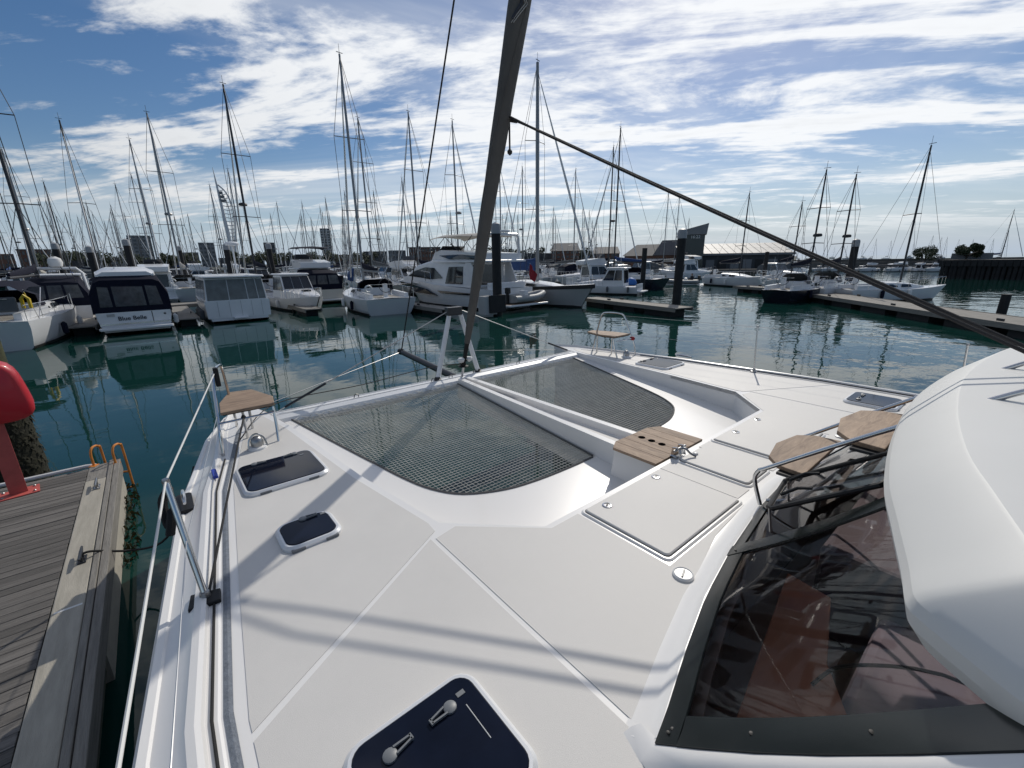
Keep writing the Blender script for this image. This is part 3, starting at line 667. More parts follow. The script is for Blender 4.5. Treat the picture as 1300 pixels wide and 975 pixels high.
for i in range(160):     # the edge of the cloth winding round the roll
    z = 0.6 + i*0.085; r = lerp([(0.5, 0.040), (1.0, 0.062), (2.0, 0.082), (3.2, 0.100), (4.5, 0.125), (8, 0.12), (15, 0.05)], z)
    a = z*1.15; sp_.append(fs(z) + Vector((math.cos(a), math.sin(a), 0)) * r*1.0)
MB().tube(sp_, 0.006, 5).build('cloth_edge', 'sail_cover', gen, smooth=True)
# chevron mark on the roll
def on_roll(z, ang, lift=0.004):
    r = lerp([(3.2, 0.100), (4.5, 0.125)], z) + lift
    c = fs(z); v = Vector((math.cos(ang), math.sin(ang), 0)); return c + v*r + Vector((0, 0, 0.338*v.y*r*0.3))
face = math.atan2(-4.0, -3.45)        # towards the port quarter, where the deck is
for off, m_ in ((0.0, 'logo_grey'), (0.05, 'logo_grey')):
    pp = []
    for i in range(17):
        t = i/16; z = 4.02 + 0.30*t; a = face + 0.55 - off*4 - abs(t-0.5)*2*0.95 + 0.2
        pp.append(on_roll(z, a))
    MB().tube(pp, 0.005, 5).build('chevron_mark', m_, gen, smooth=True)
dz_ = []
for i in range(9):
    t = i/8; dz_.append(on_roll(4.05 + 0.24*t, face + 0.25 - abs(t-0.5)*1.2, 0.0025))
MB().tube(dz_, 0.016, 6).build('chevron_mark', 'logo_dark', gen, smooth=True)
fd = MB()
for z0, prof in ((0.16, [(0.028, 0), (0.075, 0.01), (0.08, 0.02), (0.045, 0.03), (0.045, 0.09), (0.08, 0.10), (0.075, 0.115), (0.03, 0.125)]),): fd.lathe(prof, 18, tuple(fs(z0)))
fdo = fd.build('furler_drum', 'black_plastic', gen, smooth=True, autos=30)
MB().tube([fs(0.0), fs(0.17)], [0.018, 0.022], 10).build('toggle', 'steel', fdo, smooth=True)
MB().tube([fs(0.28), fs(0.55)], [0.03, 0.035], 10).build('torque_tube', 'black_plastic', fdo, smooth=True)
for s in (-1, 1): MB().lathe([(0.0, -0.03), (0.04, -0.01), (0.055, 0.03), (0.04, 0.05)], 12, tuple(fs(0.27) + Vector((s*0.07, -0.02, 0)))).build('drum_guard', 'cap_white', fdo, smooth=True)
MB().tube(smooth_path([fs(0.22), Vector((-0.4, 5.7, DZ+0.15)), Vector((-1.4, 5.72, DZ+0.08)), Vector((-2.5, 5.70, DZ+0.06)), Vector((-3.05, 4.6, DZ+0.08))], 5), 0.006, 6).build('furling_line', 'rope_dark', cat, smooth=True)
# inner stay running to the bowsprit end
MB().tube([(0, 7.42, DZ+0.12), (0, 7.36 - 0.493*18, DZ+0.12+18)], 0.011, 6).build('sprit_stay', 'rope_dark', cat, smooth=True)
# clew, sheets and the hanging tail
clew = fs(3.26) + Vector((0.10, -0.02, 0))
cl = MB().tube([fs(3.26) + Vector((0.06, 0, 0.0)), clew + Vector((0.02, -0.10, -0.05))], [0.035, 0.022], 8).build('clew', 'rope_dark', cat, smooth=True)
for o0, o1 in ((Vector((0, 0, 0)), Vector((0.05, 0, 0))), (Vector((-0.05, -0.04, 0.0)), Vector((-0.115, -0.10, -0.05)))):
    a = clew + o0; e = Vector((0.25, 0.0, DZ + 1.193)) + o1; dirv = e - a
    MB().tube([a, a + dirv*0.12 + o1*0.6, a + dirv*0.4 + o1*0.3 + Vector((0,0,-0.012)), a + dirv*0.7 + Vector((0,0,-0.012)), e, a + dirv*1.12], [0.014, 0.0115, 0.0115, 0.0115, 0.0115, 0.0115], 7).build('genoa_sheet', 'rope_dark', cat, smooth=True)
tl = MB().tube([clew + Vector((-0.01, 0.0, -0.02)), clew + Vector((-0.01, 0.0, -0.33))], 0.011, 6).build('sheet_tail', 'rope_dark', cat, smooth=True)
MB().lathe([(0.005, -0.035), (0.028, -0.015), (0.030, 0.01), (0.012, 0.032)], 10, tuple(clew + Vector((-0.01, 0, -0.35)))).build('ball', 'rope_dark', tl, smooth=True)

# ---- cabin: coaming, windscreen, roof
BASE = [(-2.35, 0.53), (-1.95, 0.65), (-1.57, 0.75), (-1.12, 0.83), (-0.49, 0.91), (0, 0.935), (0.49, 0.91), (1.12, 0.83), (1.57, 0.75), (1.95, 0.65), (2.35, 0.53)]
def ws(u, t, lift=0.0):
    """point of the windscreen surface: u across, t 0 at the sill .. 1 under the roof"""
    y = lerp(BASE, u); n = Vector((0, 0.70, 0.71))
    return Vector((u*(1 - 0.03*t), y - 0.72*t, DZ + 0.055 + 0.73*t - 0.03*math.sin(math.pi*t))) + n*lift
us_all = [p[0] for p in BASE]
# coaming ramp round the sill
cm = MB(); cm.loft([[(u*1.02, lerp(BASE, u) + 0.13, DZ + 0.001), (u*1.01, lerp(BASE, u) + 0.06, DZ + 0.012), (u, lerp(BASE, u) + 0.02, DZ + 0.05), (u, lerp(BASE, u) - 0.06, DZ + 0.05)] for u in us_all])
cm.build('coaming', 'gelcoat', cat, smooth=True)
def strip(u0, u1, t0, t1, m, name, lift, nu=8, nt=8, thick=0.012):
    g = MB()
    for li in (lift, lift - thick):
        g.loft([[ws(u0 + (u1-u0)*i/nu, t0 + (t1-t0)*j/nt, li) for j in range(nt+1)] for i in range(nu+1)])
    # rim
    ring = [(i/nu, 0) for i in range(nu)] + [(1, j/nt) for j in range(nt)] + [(1-i/nu, 1) for i in range(nu)] + [(0, 1-j/nt) for j in range(nt)]
    g.loft([[ws(u0+(u1-u0)*a, t0+(t1-t0)*b, li) for a, b in ring + ring[:1]] for li in (lift, lift-thick)])
    return g.build(name, m, cat, smooth=True, autos=30)
strip(-2.35, -1.17, 0.0, 1.0, 'windscreen_glass', 'windscreen_pane', 0.0, thick=0.006)
strip(-1.07, 1.07, 0.0, 1.0, 'windscreen_glass', 'windscreen_pane', 0.0, nu=14, thick=0.006)
strip(1.17, 2.35, 0.0, 1.0, 'windscreen_glass', 'windscreen_pane', 0.0, thick=0.006)
strip(-2.37, -1.17, -0.015, 0.085, 'frame_dark', 'window_frame', 0.007, nt=2)
strip(-1.07, 1.07, -0.015, 0.06, 'frame_dark', 'window_frame', 0.007, nt=2, nu=14)
strip(1.17, 2.37, -0.015, 0.085, 'frame_dark', 'window_frame', 0.007, nt=2)
strip(-2.372, -2.255, 0.087, 1.0, 'frame_dark', 'window_frame', 0.008, nu=2)
strip(2.255, 2.372, 0.087, 1.0, 'frame_dark', 'window_frame', 0.008, nu=2)
strip(-1.175, -1.065, -0.02, 1.0, 'frame_dark', 'window_divider', 0.010, nu=2)
strip(1.065, 1.175, -0.02, 1.0, 'frame_dark', 'window_divider', 0.010, nu=2)
for t in (0.04, 0.36, 0.7):
    p = ws(-2.31, t, 0.007); MB().lathe([(0.008, 0), (0.007, 0.004), (0.0, 0.005)], 10, tuple(p)).build('bolt', 'black_plastic', cat, smooth=True)
for u in (-2.33, -1.14): MB().lathe([(0.007, 0), (0.006, 0.005), (0.0, 0.006)], 8, tuple(ws(u, 0.03, 0.012))).build('bolt', 'black_plastic', cat, smooth=True)
# cabin side walls: from under the windscreen edge down to the side deck
for s in (-1, 1):
    top = [ws(s*2.355, t, -0.002) for t in (0.0, 0.2, 0.4, 0.6, 0.8, 1.0)]
    top = [Vector((s*2.33, top[0].y + 0.10, DZ + 0.02))] + top + [Vector((s*2.28, -2.0, DZ + 0.80)), Vector((s*2.28, -6.0, DZ + 0.80))]
    r1 = [Vector((p.x + s*0.03, p.y + 0.02, max(DZ + 0.003, p.z - 0.012))) for p in top]
    r2 = [Vector((p.x + s*0.075, p.y + 0.03, max(DZ + 0.002, p.z - 0.05))) for p in top]
    r3 = [Vector((s*2.47, p.y + 0.03, DZ - 0.001)) for p in top]
    MB().loft([top, r1, r2, r3]).build('cabin_side', 'gelcoat', cat, smooth=True, autos=60)
# roof with its rounded brow overhanging the windscreen
RF = [(-2.38, -6.0), (-2.38, -2.0), (-2.37, -0.7), (-2.33, -0.30), (-2.265, -0.165), (-2.19, -0.05), (-2.135, 0.025), (-2.105, 0.052), (-2.06, 0.066), (-1.95, 0.09), (-1.70, 0.155), (-1.35, 0.24), (-0.75, 0.32), (0, 0.36)]
RF = RF + [(-x, y) for x, y in reversed(RF[:-1])]
rp = [(p.x, p.y) for p in smooth_path([(a, b, 0) for a, b in RF], 4)]
def roof_in(x, y, D):
    k = min(1.0, max(0.0, (y + 1.1) / 0.95)); return (x*(1 - D*(1 - (0.8*k if D < 0.3 else 0.0))/2.29), y - D*k)
prof = [(0.42, 0.72), (0.20, 0.715), (0.10, 0.72), (0.045, 0.74), (0.012, 0.785), (0.0, 0.83), (0.010, 0.862), (0.030, 0.888), (0.182, 1.024), (0.192, 1.030), (0.5, 1.058), (0.95, 1.085)]
secs = []
for i, (x, y) in enumerate(rp):
    secs.append([(*roof_in(x, y, d), DZ + z) for d, z in prof])
rf = MB().loft(secs)
rf.add([q[-1] for q in secs], [tuple(range(len(secs)))])
rf.build('cabin_roof', 'roof_gel', cat, smooth=True, autos=17)
# interior seen through the glass
MB().box(-2.2, 2.2, -3.5, 0.35, DZ-0.92, DZ-0.88).build('saloon_floor', 'floor_wood', cat)
it = MB().prism([(-2.2, -1.2), (-1.80, -0.9), (-1.66, 0.1), (-1.28, 0.33), (-0.78, 0.45), (-0.74, 0.62), (-2.2, 0.38)], DZ-0.88, DZ-0.24).build('chart_cabinet', 'cabinet_wood', cat, bevel=0.01)
MB().prism([(-2.22, -1.25), (-1.76, -0.92), (-1.62, 0.07), (-1.25, 0.29), (-0.74, 0.41), (-0.70, 0.65), (-2.22, 0.40)], DZ-0.24, DZ-0.205).build('worktop', 'cabinet_wood', it, bevel=0.008)
MB().box(-1.86, -1.85, -0.7, 0.42, DZ-0.2045, DZ-0.198).build('worktop_joint', 'teak', it)
so_ = MB().box(-1.60, -0.35, -1.3, 0.22, DZ-0.88, DZ-0.42).build('sofa', 'seat_lilac', cat, bevel=0.05)
MB().box(-1.60, -0.35, -1.5, -1.28, DZ-0.46, DZ-0.02).build('sofa_back', 'seat_cream', so_, bevel=0.05)
MB().box(-0.25, 1.6, -0.1, 0.6, DZ-0.88, DZ-0.20).build('helm_console', 'seat_grey', cat, bevel=0.03)
lp = [(u, lerp(BASE, u)) for u in (-2.25, -1.95, -1.57, -1.25)]
MB().prism([(u, y - 0.045) for u, y in lp] + [(u + 0.02, y - 0.10) for u, y in reversed(lp)], DZ-0.03, DZ-0.005).build('window_ledge', 'seat_cream', cat)
MB().tube(smooth_path([(-1.45, 0.30, DZ-0.19), (-1.30, 0.20, DZ-0.10), (-1.10, -0.15, DZ-0.05), (-1.0, -0.6, DZ-0.30)], 5), 0.008, 6).build('charging_cable', 'rope_black', cat, smooth=True)
MB().box(-2.2, 2.2, -3.6, -3.5, DZ-0.9, DZ+0.68).build('saloon_bulkhead', 'cabinet_wood', cat)
MB().prism(rrect(-1.62, -0.35, 0.42, 0.34, 0.06), DZ-0.222, DZ-0.17).build('folded_cloth', 'seat_cream', cat, bevel=0.015)
# steps up the windscreen: two rails, two teak treads
def rail(u, hook):
    a = [Vector((u, 0.93, DZ+0.06)), Vector((u, 0.985, DZ+0.22)), Vector((u, 0.97, DZ+0.30)), Vector((u, 0.90, DZ+0.36)), Vector((u, 0.40, DZ+0.76)), Vector((u, -0.1, DZ+1.13)), Vector((u, -0.3, DZ+1.20)), Vector((u, -0.42, DZ+1.08))]
    MB().tube(smooth_path(a, 5), 0.0140, 10).build('stair_rail', 'steel', cat, smooth=True)
rail(-0.49, 1); rail(0.37, 1)
for y, z in ((0.85, 0.335), (0.50, 0.63)):
    b = MB().prism([(-0.455, y-0.13), (0.335, y-0.13), (0.31, y+0.03), (0.22, y+0.13), (-0.06, y+0.175), (-0.33, y+0.125), (-0.44, y+0.03)], DZ+z, DZ+z+0.028).build('stair_tread', 'teak_x', cat, bevel=0.005)
    for u in (-0.455, 0.335): MB().box(u-0.03, u+0.03, y-0.12, y+0.02, DZ+z-0.022, DZ+z-0.002).build('tread_bracket', 'spar_dark', b, bevel=0.004)
for u in (-0.47, 0.35):
    MB().tube(smooth_path([Vector((u, 0.90, DZ+0.10)), Vector((u+0.0, 0.72, DZ+0.20)), Vector((u, 0.52, DZ+0.50))], 4), 0.012, 8).build('stair_brace', 'steel_dull', cat, smooth=True)
# opening light in the middle pane, tilted open
oh = thing('opening_light', '', '', (0,0,0)); del oh['label']; del oh['category']; oh.parent = cat
hp = lambda a, b: ws(-0.98 + 0.46*a, 0.20 + 0.62*b, 0.02) + Vector((0, 0.02, 0.10))*(1-b) + Vector((0, 0.0, 0.02))
bpts = [hp(a, b) for a, b in ((0.06,0), (0.94,0), (1,0.05), (1,0.95), (0.94,1), (0.06,1), (0,0.95), (0,0.05))]
MB().tube(bpts, 0.015, 8, closed=True).build('sash', 'black_plastic', oh, smooth=True)
MB().add([hp(0,0), hp(1,0), hp(1,1), hp(0,1)], [(0,1,2,3)]).build('pane', 'windscreen_glass', oh)
for a in (0.25, 0.75): MB().tube([hp(a, 0.12) + Vector((0,0.02,0.02)), hp(a, 0.3) + Vector((0,0.03,0.035)), hp(a, 0.42) + Vector((0,0.02,0.02))], 0.009, 8).build('handle', 'black_plastic', oh, smooth=True)
MB().tube([hp(0.02,0.02), ws(-0.97, 0.20, 0.0)], 0.008, 6).build('stay_arm', 'steel_dull', oh, smooth=True)
MB().tube([hp(0.98,0.02), ws(-0.53, 0.20, 0.0)], 0.008, 6).build('stay_arm', 'steel_dull', oh, smooth=True)

# ================================================================ the pontoon beside the catamaran
PZ = 0.47
pont = thing('pontoon', 'weathered grey timber pontoon with beige kerb strip beside the catamaran', 'pontoon', (-2.1, 3.0, 0))
def pl_(x, y): return (x + 2.1, y - 3.0)
X0, X1 = pl_(-3.9, 0)[0], pl_(-1.075, 0)[0]
y = -3.0; i = 0
plank = MB().box(X0, X1, 0.0, 0.1005, PZ-0.035, PZ).mesh('plank', 'dock_plank')
while y < 7.72:
    o = link('plank', plank, pont, 0.004)
    o.location = (random.uniform(-.004, .004), y - 3.0, random.uniform(-.003, .002)); o.rotation_euler[2] = random.uniform(-.002, .002)
    y += 0.1055; i += 1
MB().box(X0, X1 + 0.28, -6.0, 4.82, 0.10, PZ-0.045).build('float', 'pontoon_float', pont)
kx0, kx1 = pl_(-1.068, 0)[0], pl_(-0.868, 0)[0]
MB().box(kx0, kx1, -6.0, 4.25, PZ-0.04, PZ+0.012).build('kerb_strip', 'edge_beige', pont, bevel=0.01)
MB().box(kx1 + 0.006, kx1 + 0.052, -6.0, 4.86, PZ-0.14, PZ+0.022).build('rubbing_beam', 'edge_wood', pont, bevel=0.006)
MB().box(kx1 + 0.058, kx1 + 0.120, -6.0, 4.86, PZ-0.16, PZ+0.016).build('rubbing_beam', 'edge_wood', pont, bevel=0.006)
MB().box(kx0, kx1 + 0.118, 4.27, 4.83, PZ-0.04, PZ+0.004).build('corner_plate', 'edge_wood', pont, bevel=0.006)
MB().box(kx1 + 0.02, kx1 + 0.10, 1.0, 4.80, -0.25, PZ-0.17).build('float_face', 'edge_beige', pont)
MB().box(kx0 + 0.02, kx0 + 0.185, 1.43, 1.452, PZ+0.0123, PZ+0.0135).build('painted_mark', 'buoy_white', pont)
wd = MB()
for k in range(220):
    yy = random.uniform(2.6, 4.9); zz = random.uniform(-0.12, 0.12) * (1 if yy > 3.4 else 0.5); xx = kx1 + 0.10 + random.uniform(0, 0.12)
    a = random.uniform(0, 6.28); l = random.uniform(.03, .09); dx, dy = math.cos(a)*l, math.sin(a)*l
    wd.add([(xx, yy, zz), (xx + dx*.4 + .01, yy + dy*.4, zz + .02), (xx + dx, yy + dy, zz - random.uniform(.02, .08)), (xx + dx*.3, yy + dy*.3 + .015, zz - .03)], [(0,1,2,3)])
tag(wd.build('weed', 'weed', pont), kind='stuff')
def dock_cleat(yy, m='steel_dull'):
    c = MB().box(kx0 + 0.10, kx0 + 0.16, yy - 0.07, yy + 0.07, PZ+0.013, PZ+0.026).build('mooring_cleat', m, pont, bevel=0.004)
    for d in (-0.045, 0.045): MB().tube([(kx0+0.13, yy+d, PZ+0.02), (kx0+0.13, yy+d, PZ+0.075)], 0.013, 8).build('post', m, c, smooth=True)
    MB().tube([(kx0+0.13, yy-0.13, PZ+0.085), (kx0+0.13, yy-0.05, PZ+0.08), (kx0+0.13, yy+0.05, PZ+0.08), (kx0+0.13, yy+0.13, PZ+0.085)], [.009,.015,.015,.009], 8).build('horn', m, c, smooth=True)
dock_cleat(3.95); dock_cleat(2.18, 'spar_dark')
MB().tube([(X0, 5.1, 0.40), (X1 - 0.05, 5.02, 0.42), (X1+0.05, 4.98, 0.42)], 0.03, 8).build('end_fender', 'buoy_white', pont, smooth=True)
# ladder at the corner
ld = thing('swim_ladder', 'orange steel ladder with two looped handrails at the pontoon corner', 'ladder', (-0.86, 7.85, 0))
def hoop(x, yo):
    return smooth_path([(x, -0.10, PZ), (x, -0.10, PZ+0.16), (x, -0.065, PZ+0.235), (x, 0.0, PZ+0.25), (x, 0.065, PZ+0.22), (x, 0.10, PZ+0.08), (x, 0.11, -0.7)], 5)
for x in (-0.13, 0.13):
    hr = MB().tube(hoop(x, 0), 0.0145, 8).build('handrail', 'orange', ld, smooth=True)
    MB().box(x-0.04, x+0.04, -0.15, -0.06, PZ+0.001, PZ+0.010).build('foot', 'orange', hr)
for z in (0.25, 0.0, -0.28): MB().tube([(-0.13, 0.11, z), (0.13, 0.11, z)], 0.014, 8).build('rung', 'orange', ld, smooth=True)
ld.rotation_euler[2] = R(-28)
# red rescue cabinet on its post
lb = thing('lifebuoy_cabinet', 'rounded red lifebuoy cabinet on a faded red post at the pontoon edge', 'lifebuoy cabinet', (-1.66, 7.42, PZ))
ps = MB().prism([(-0.075, -0.03), (0.075, -0.03), (0.075, -0.012), (-0.06, -0.012), (-0.06, 0.04), (-0.075, 0.04)], 0.01, 1.35).build('post', 'red_post', lb)
MB().box(-0.17, 0.17, -0.13, 0.13, 0.002, 0.014).build('base_plate', 'red_post', lb)
bd = []
for (yy, sc_) in ((-0.19, 0.86), (-0.17, 0.95), (-0.12, 1.0), (0.06, 1.0), (0.085, 0.97)):
    ring = []
    for k in range(40):
        a = 2*math.pi*k/40; cx_, cz_ = math.cos(a), math.sin(a); e = 4.2
        r = (abs(cx_)**e + abs(cz_)**e)**(-1/e)
        wdt = 0.36 + 0.05*(-cz_*r)
        ring.append((-0.02 + cx_*r*wdt*sc_, yy, 1.27 + cz_*r*0.36*sc_))
    bd.append(ring)
MB().loft(bd, closed=True, cap=True).build('cabinet_shell', 'red', lb, smooth=True, autos=50)
for bx, by in ((-0.13, -0.09), (0.13, -0.09), (-0.13, 0.09), (0.13, 0.09)): MB().lathe([(0.014, 0), (0.014, 0.010), (0.006, 0.018)], 6, (bx, by, 0.014)).build('bolt', 'steel_dull', lb)
lb.rotation_euler[2] = R(8)
# weed-grown pile
mp = thing('mooring_pile', 'thick weed covered mooring pile at the pontoon end behind the red cabinet', 'pile', (-1.98, 9.15, 0))
pp, rr = [], []
for k in range(15):
    z = -0.6 + k*0.30; pp.append((0, 0, z)); rr.append(0.30 + random.uniform(-.02, .02) if z < 1.2 else 0.255)
MB().tube([p for p in pp if p[2] < 1.35], [r for p, r in zip(pp, rr) if p[2] < 1.35], 20).build('shaft', 'moss', mp, smooth=True)
MB().tube([(0,0,1.15), (0,0,1.5), (0,0,5.2)], 0.262, 20).build('upper_shaft', 'pile_green', mp, smooth=True)
ww = MB()
for k in range(900):
    a = random.uniform(0, 6.28); z = random.uniform(-0.05, 1.35); r = 0.29 + random.uniform(0, 0.035); l = random.uniform(.03, .08)
    x, yv = math.cos(a)*r, math.sin(a)*r; tx, ty = -math.sin(a)*.025, math.cos(a)*.025
    ww.add([(x-tx, yv-ty, z), (x+tx, yv+ty, z), (x*1.08, yv*1.08, z - l)], [(0,1,2)])
tag(ww.build('weed', 'moss', mp), kind='stuff')
# mooring lines from the catamaran to the pontoon
def rope(label, pts, r=0.011, m='rope_black'):
    return tag(MB().tube(smooth_path(pts, 6), r, 7).build('mooring_line', m, None, smooth=True), label, 'rope', 'mooring lines of the catamaran')
rope('black mooring line from the dark pontoon cleat sagging over to the hull', [(-0.935, 5.18, PZ+0.07), (-0.86, 5.2, PZ+0.06), (-0.62, 5.3, 0.36), (-0.35, 4.9, 0.55), (-0.10, 4.3, 1.1), (-0.05, 3.9, DZ-0.03)])
rope('thin dark mooring line hanging between the bow and the pontoon water', [(0.02, 4.6, DZ-0.06), (-0.18, 4.2, 0.9), (-0.3, 3.6, 0.55), (-0.42, 2.6, 0.42), (-0.52, 1.2, 0.52)], 0.008)
# ================================================================ the marina
def halfw(t, B, sw, full=2.2):
    """half breadth along a hull, t = 0 stern .. 1 bow"""
    m = 0.38
    if t < m: return B/2*(sw + (1-sw)*math.sin(math.pi/2*t/m))
    u = (t-m)/(1-m); return B/2*max(0.0, 1 - u**full)
def hull(root, L, B, fs_, fb, m='boat_white', sw=0.85, full=2.2, rake=0.12, stern=0.0, boot='boot_black', name='hull', keel=0.3, deck=None):
    h = MB(); secs = []; bt = []; dk = []
    for t in (0, 0.08, 0.2, 0.35, 0.5, 0.65, 0.78, 0.88, 0.95, 1.0):
        wv = max(halfw(t, B, sw, full), 0.015*B); zd = fs_ + (fb-fs_)*t**1.7 - 0.06*fs_*math.sin(math.pi*t)
        yb = L*t; sh = lambda z: yb - rake*L*(t**4)*(1 - max(z, 0)/max(zd, .1)) + stern*L*((1-t)**6)*(1 - max(z,0)/max(zd,.1))
        pr = [(1.0, zd), (0.985, zd*0.72), (0.93, zd*0.38), (0.86, 0.06), (0.72, -0.12), (0.0, -keel)]
        secs.append([(-wv*k, sh(z), z) for k, z in pr] + [(wv*k, sh(z), z) for k, z in pr[-2::-1]])
        bt.append([(-wv*0.885, sh(0.1), 0.13), (-wv*0.872, sh(.06), 0.05), (-wv*0.78, sh(0), -0.1)])
        dk.append([(-wv*0.97, sh(zd), zd-0.012), (0, sh(zd), zd + 0.03*B*0.5), (wv*0.97, sh(zd), zd-0.012)])
    h.loft(secs); n = len(secs[0]); h.add(secs[0], [tuple(range(n))])
    ho = h.build(name, m, root, smooth=True, autos=35)
    b = MB(); b.loft(bt); b.loft([[(-p[0], p[1], p[2]) for p in q] for q in bt])
    b.add([bt[0][0], bt[0][2], (-bt[0][2][0], bt[0][2][1], bt[0][2][2]), (-bt[0][0][0], bt[0][0][1], bt[0][0][2])], [(0,1,2,3)])
    for k in range(len(b.v)): b.v[k] = (b.v[k][0]*1.012, b.v[k][1] - (0.012 if k == len(b.v) else 0), b.v[k][2])
    b.build('boot_stripe', boot, ho, smooth=True)
    MB().loft(dk).build('deck', deck or m, ho, smooth=True)
    return ho
def frustum(x0, x1, y0, y1, z0, X0, X1, Y0, Y1, Z1):
    return MB().hexa([(x0,y0,z0),(x1,y0,z0),(x1,y1,z0),(x0,y1,z0)], [(X0,Y0,Z1),(X1,Y0,Z1),(X1,Y1,Z1),(X0,Y1,Z1)])
def quad(root, pts, m, name, push=0.012):
    """thin pane laid 12 mm proud of the face its corners lie on"""
    p = [Vector(q) for q in pts]; n = (p[1]-p[0]).cross(p[2]-p[0]).normalized(); b = [q + n*push for q in p]; a = [q - n*0.01 for q in p]
    k = len(p)
    return MB().add(a + b, [tuple(range(k))[::-1], tuple(range(k, 2*k))] + [(i, (i+1) % k, k+(i+1) % k, k+i) for i in range(k)]).build(name, m, root)
def rails(root, L, B, fs_, fb, sw, full, h=0.55, t0=0.3, t1=0.97, name='guard_rail', r=0.014):
    g = MB(); pts = []
    for s in (-1, 1):
        line = []
        for k in range(9):
            t = t0 + (t1-t0)*k/8; zd = fs_ + (fb-fs_)*t**1.7; wv = max(halfw(t, B, sw, full)*0.94, .05)
            line.append((s*wv, L*t, zd + h)); g.tube([(s*wv, L*t, zd), (s*wv, L*t, zd+h)], r, 4)
        g.tube(line, r, 4)
    return g.build(name, 'steel', root, smooth=True)

def sail_rig(root, L, B, z0, ym, Hm, m='mast_alu', cover='canvas_navy', jib=True, nsp=2, r=0.085, radar=False, thin=0.016, boom=True, back=True, jibm='buoy_white'):
    """mast with spreaders, boom, stays; z0 deck height, Hm mast top above water"""
    ms = MB().tube([(0, ym, z0-0.1), (0, ym, z0 + (Hm-z0)*0.7), (0, ym, Hm)], [r, r, r*0.72], 8).build('mast', m, root, smooth=True)
    tip = MB().tube([(0, ym, Hm), (0, ym, Hm+0.55)], 0.012, 4); tip.bar((-0.18, ym, Hm+0.10), (0.22, ym+0.1, Hm+0.10), 0.03, 0.03); tip.build('wind_vane', 'mast_dark', ms)
    sps = [z0 + (Hm-z0)*f for f in ((0.52,), (0.36, 0.67), (0.27, 0.5, 0.74))[nsp-1]]
    for z in sps: MB().tube([(-B*0.27, ym-0.25, z), (0, ym, z+0.05), (B*0.27, ym-0.25, z)], 0.028, 5).build('spreader', m, ms)
    st = MB()
    for s in (-1, 1):
        ch = (s*B*0.44, ym-0.35, z0)
        st.tube([ch] + [(s*B*0.27, ym-0.25, z) for z in sps] + [(0, ym, Hm-0.1)], thin, 4)
        st.tube([(s*B*0.42, ym-0.1, z0), (0, ym, sps[0])], thin, 4)
    if back: st.tube([(0, 0.1, z0), (0, ym, Hm-0.05)], thin, 4)
    st.tube([(0, L*0.97, z0+0.25), (0, ym, Hm*0.97)], thin*1.2, 4)
    st.build('standing_rigging', 'mast_dark', ms)
    if jib:
        MB().tube([(0, L*0.965, z0+0.7), (0, L*0.965 + (ym-L*0.965)*0.45, z0+0.7 + (Hm*0.97-z0-0.7)*0.45), (0, L*0.965 + (ym-L*0.965)*0.93, z0+0.7 + (Hm*0.97-z0-0.7)*0.93)], [0.055, 0.075, 0.03], 7).build('furled_jib', jibm, root, smooth=True)
    if boom:
        bo = MB().tube([(0, ym-0.1, z0+1.25), (0, ym-L*0.36, z0+1.2)], 0.07, 8).build('boom', m, root, smooth=True)
        if cover: MB().tube([(0, ym-0.05, z0+1.75), (0, ym-0.4, z0+1.55), (0, ym-L*0.2, z0+1.42), (0, ym-L*0.35, z0+1.32)], [0.10, 0.19, 0.17, 0.09], 8, squash=0.65).build('sail_cover', cover, bo, smooth=True)
    if radar:
        MB().lathe([(0.05, 0), (0.27, 0.03), (0.30, 0.12), (0.25, 0.22), (0.05, 0.26)], 12, (0, ym+0.35, z0+(Hm-z0)*0.42)).build('radar_dome', m, ms, smooth=True)
    return ms

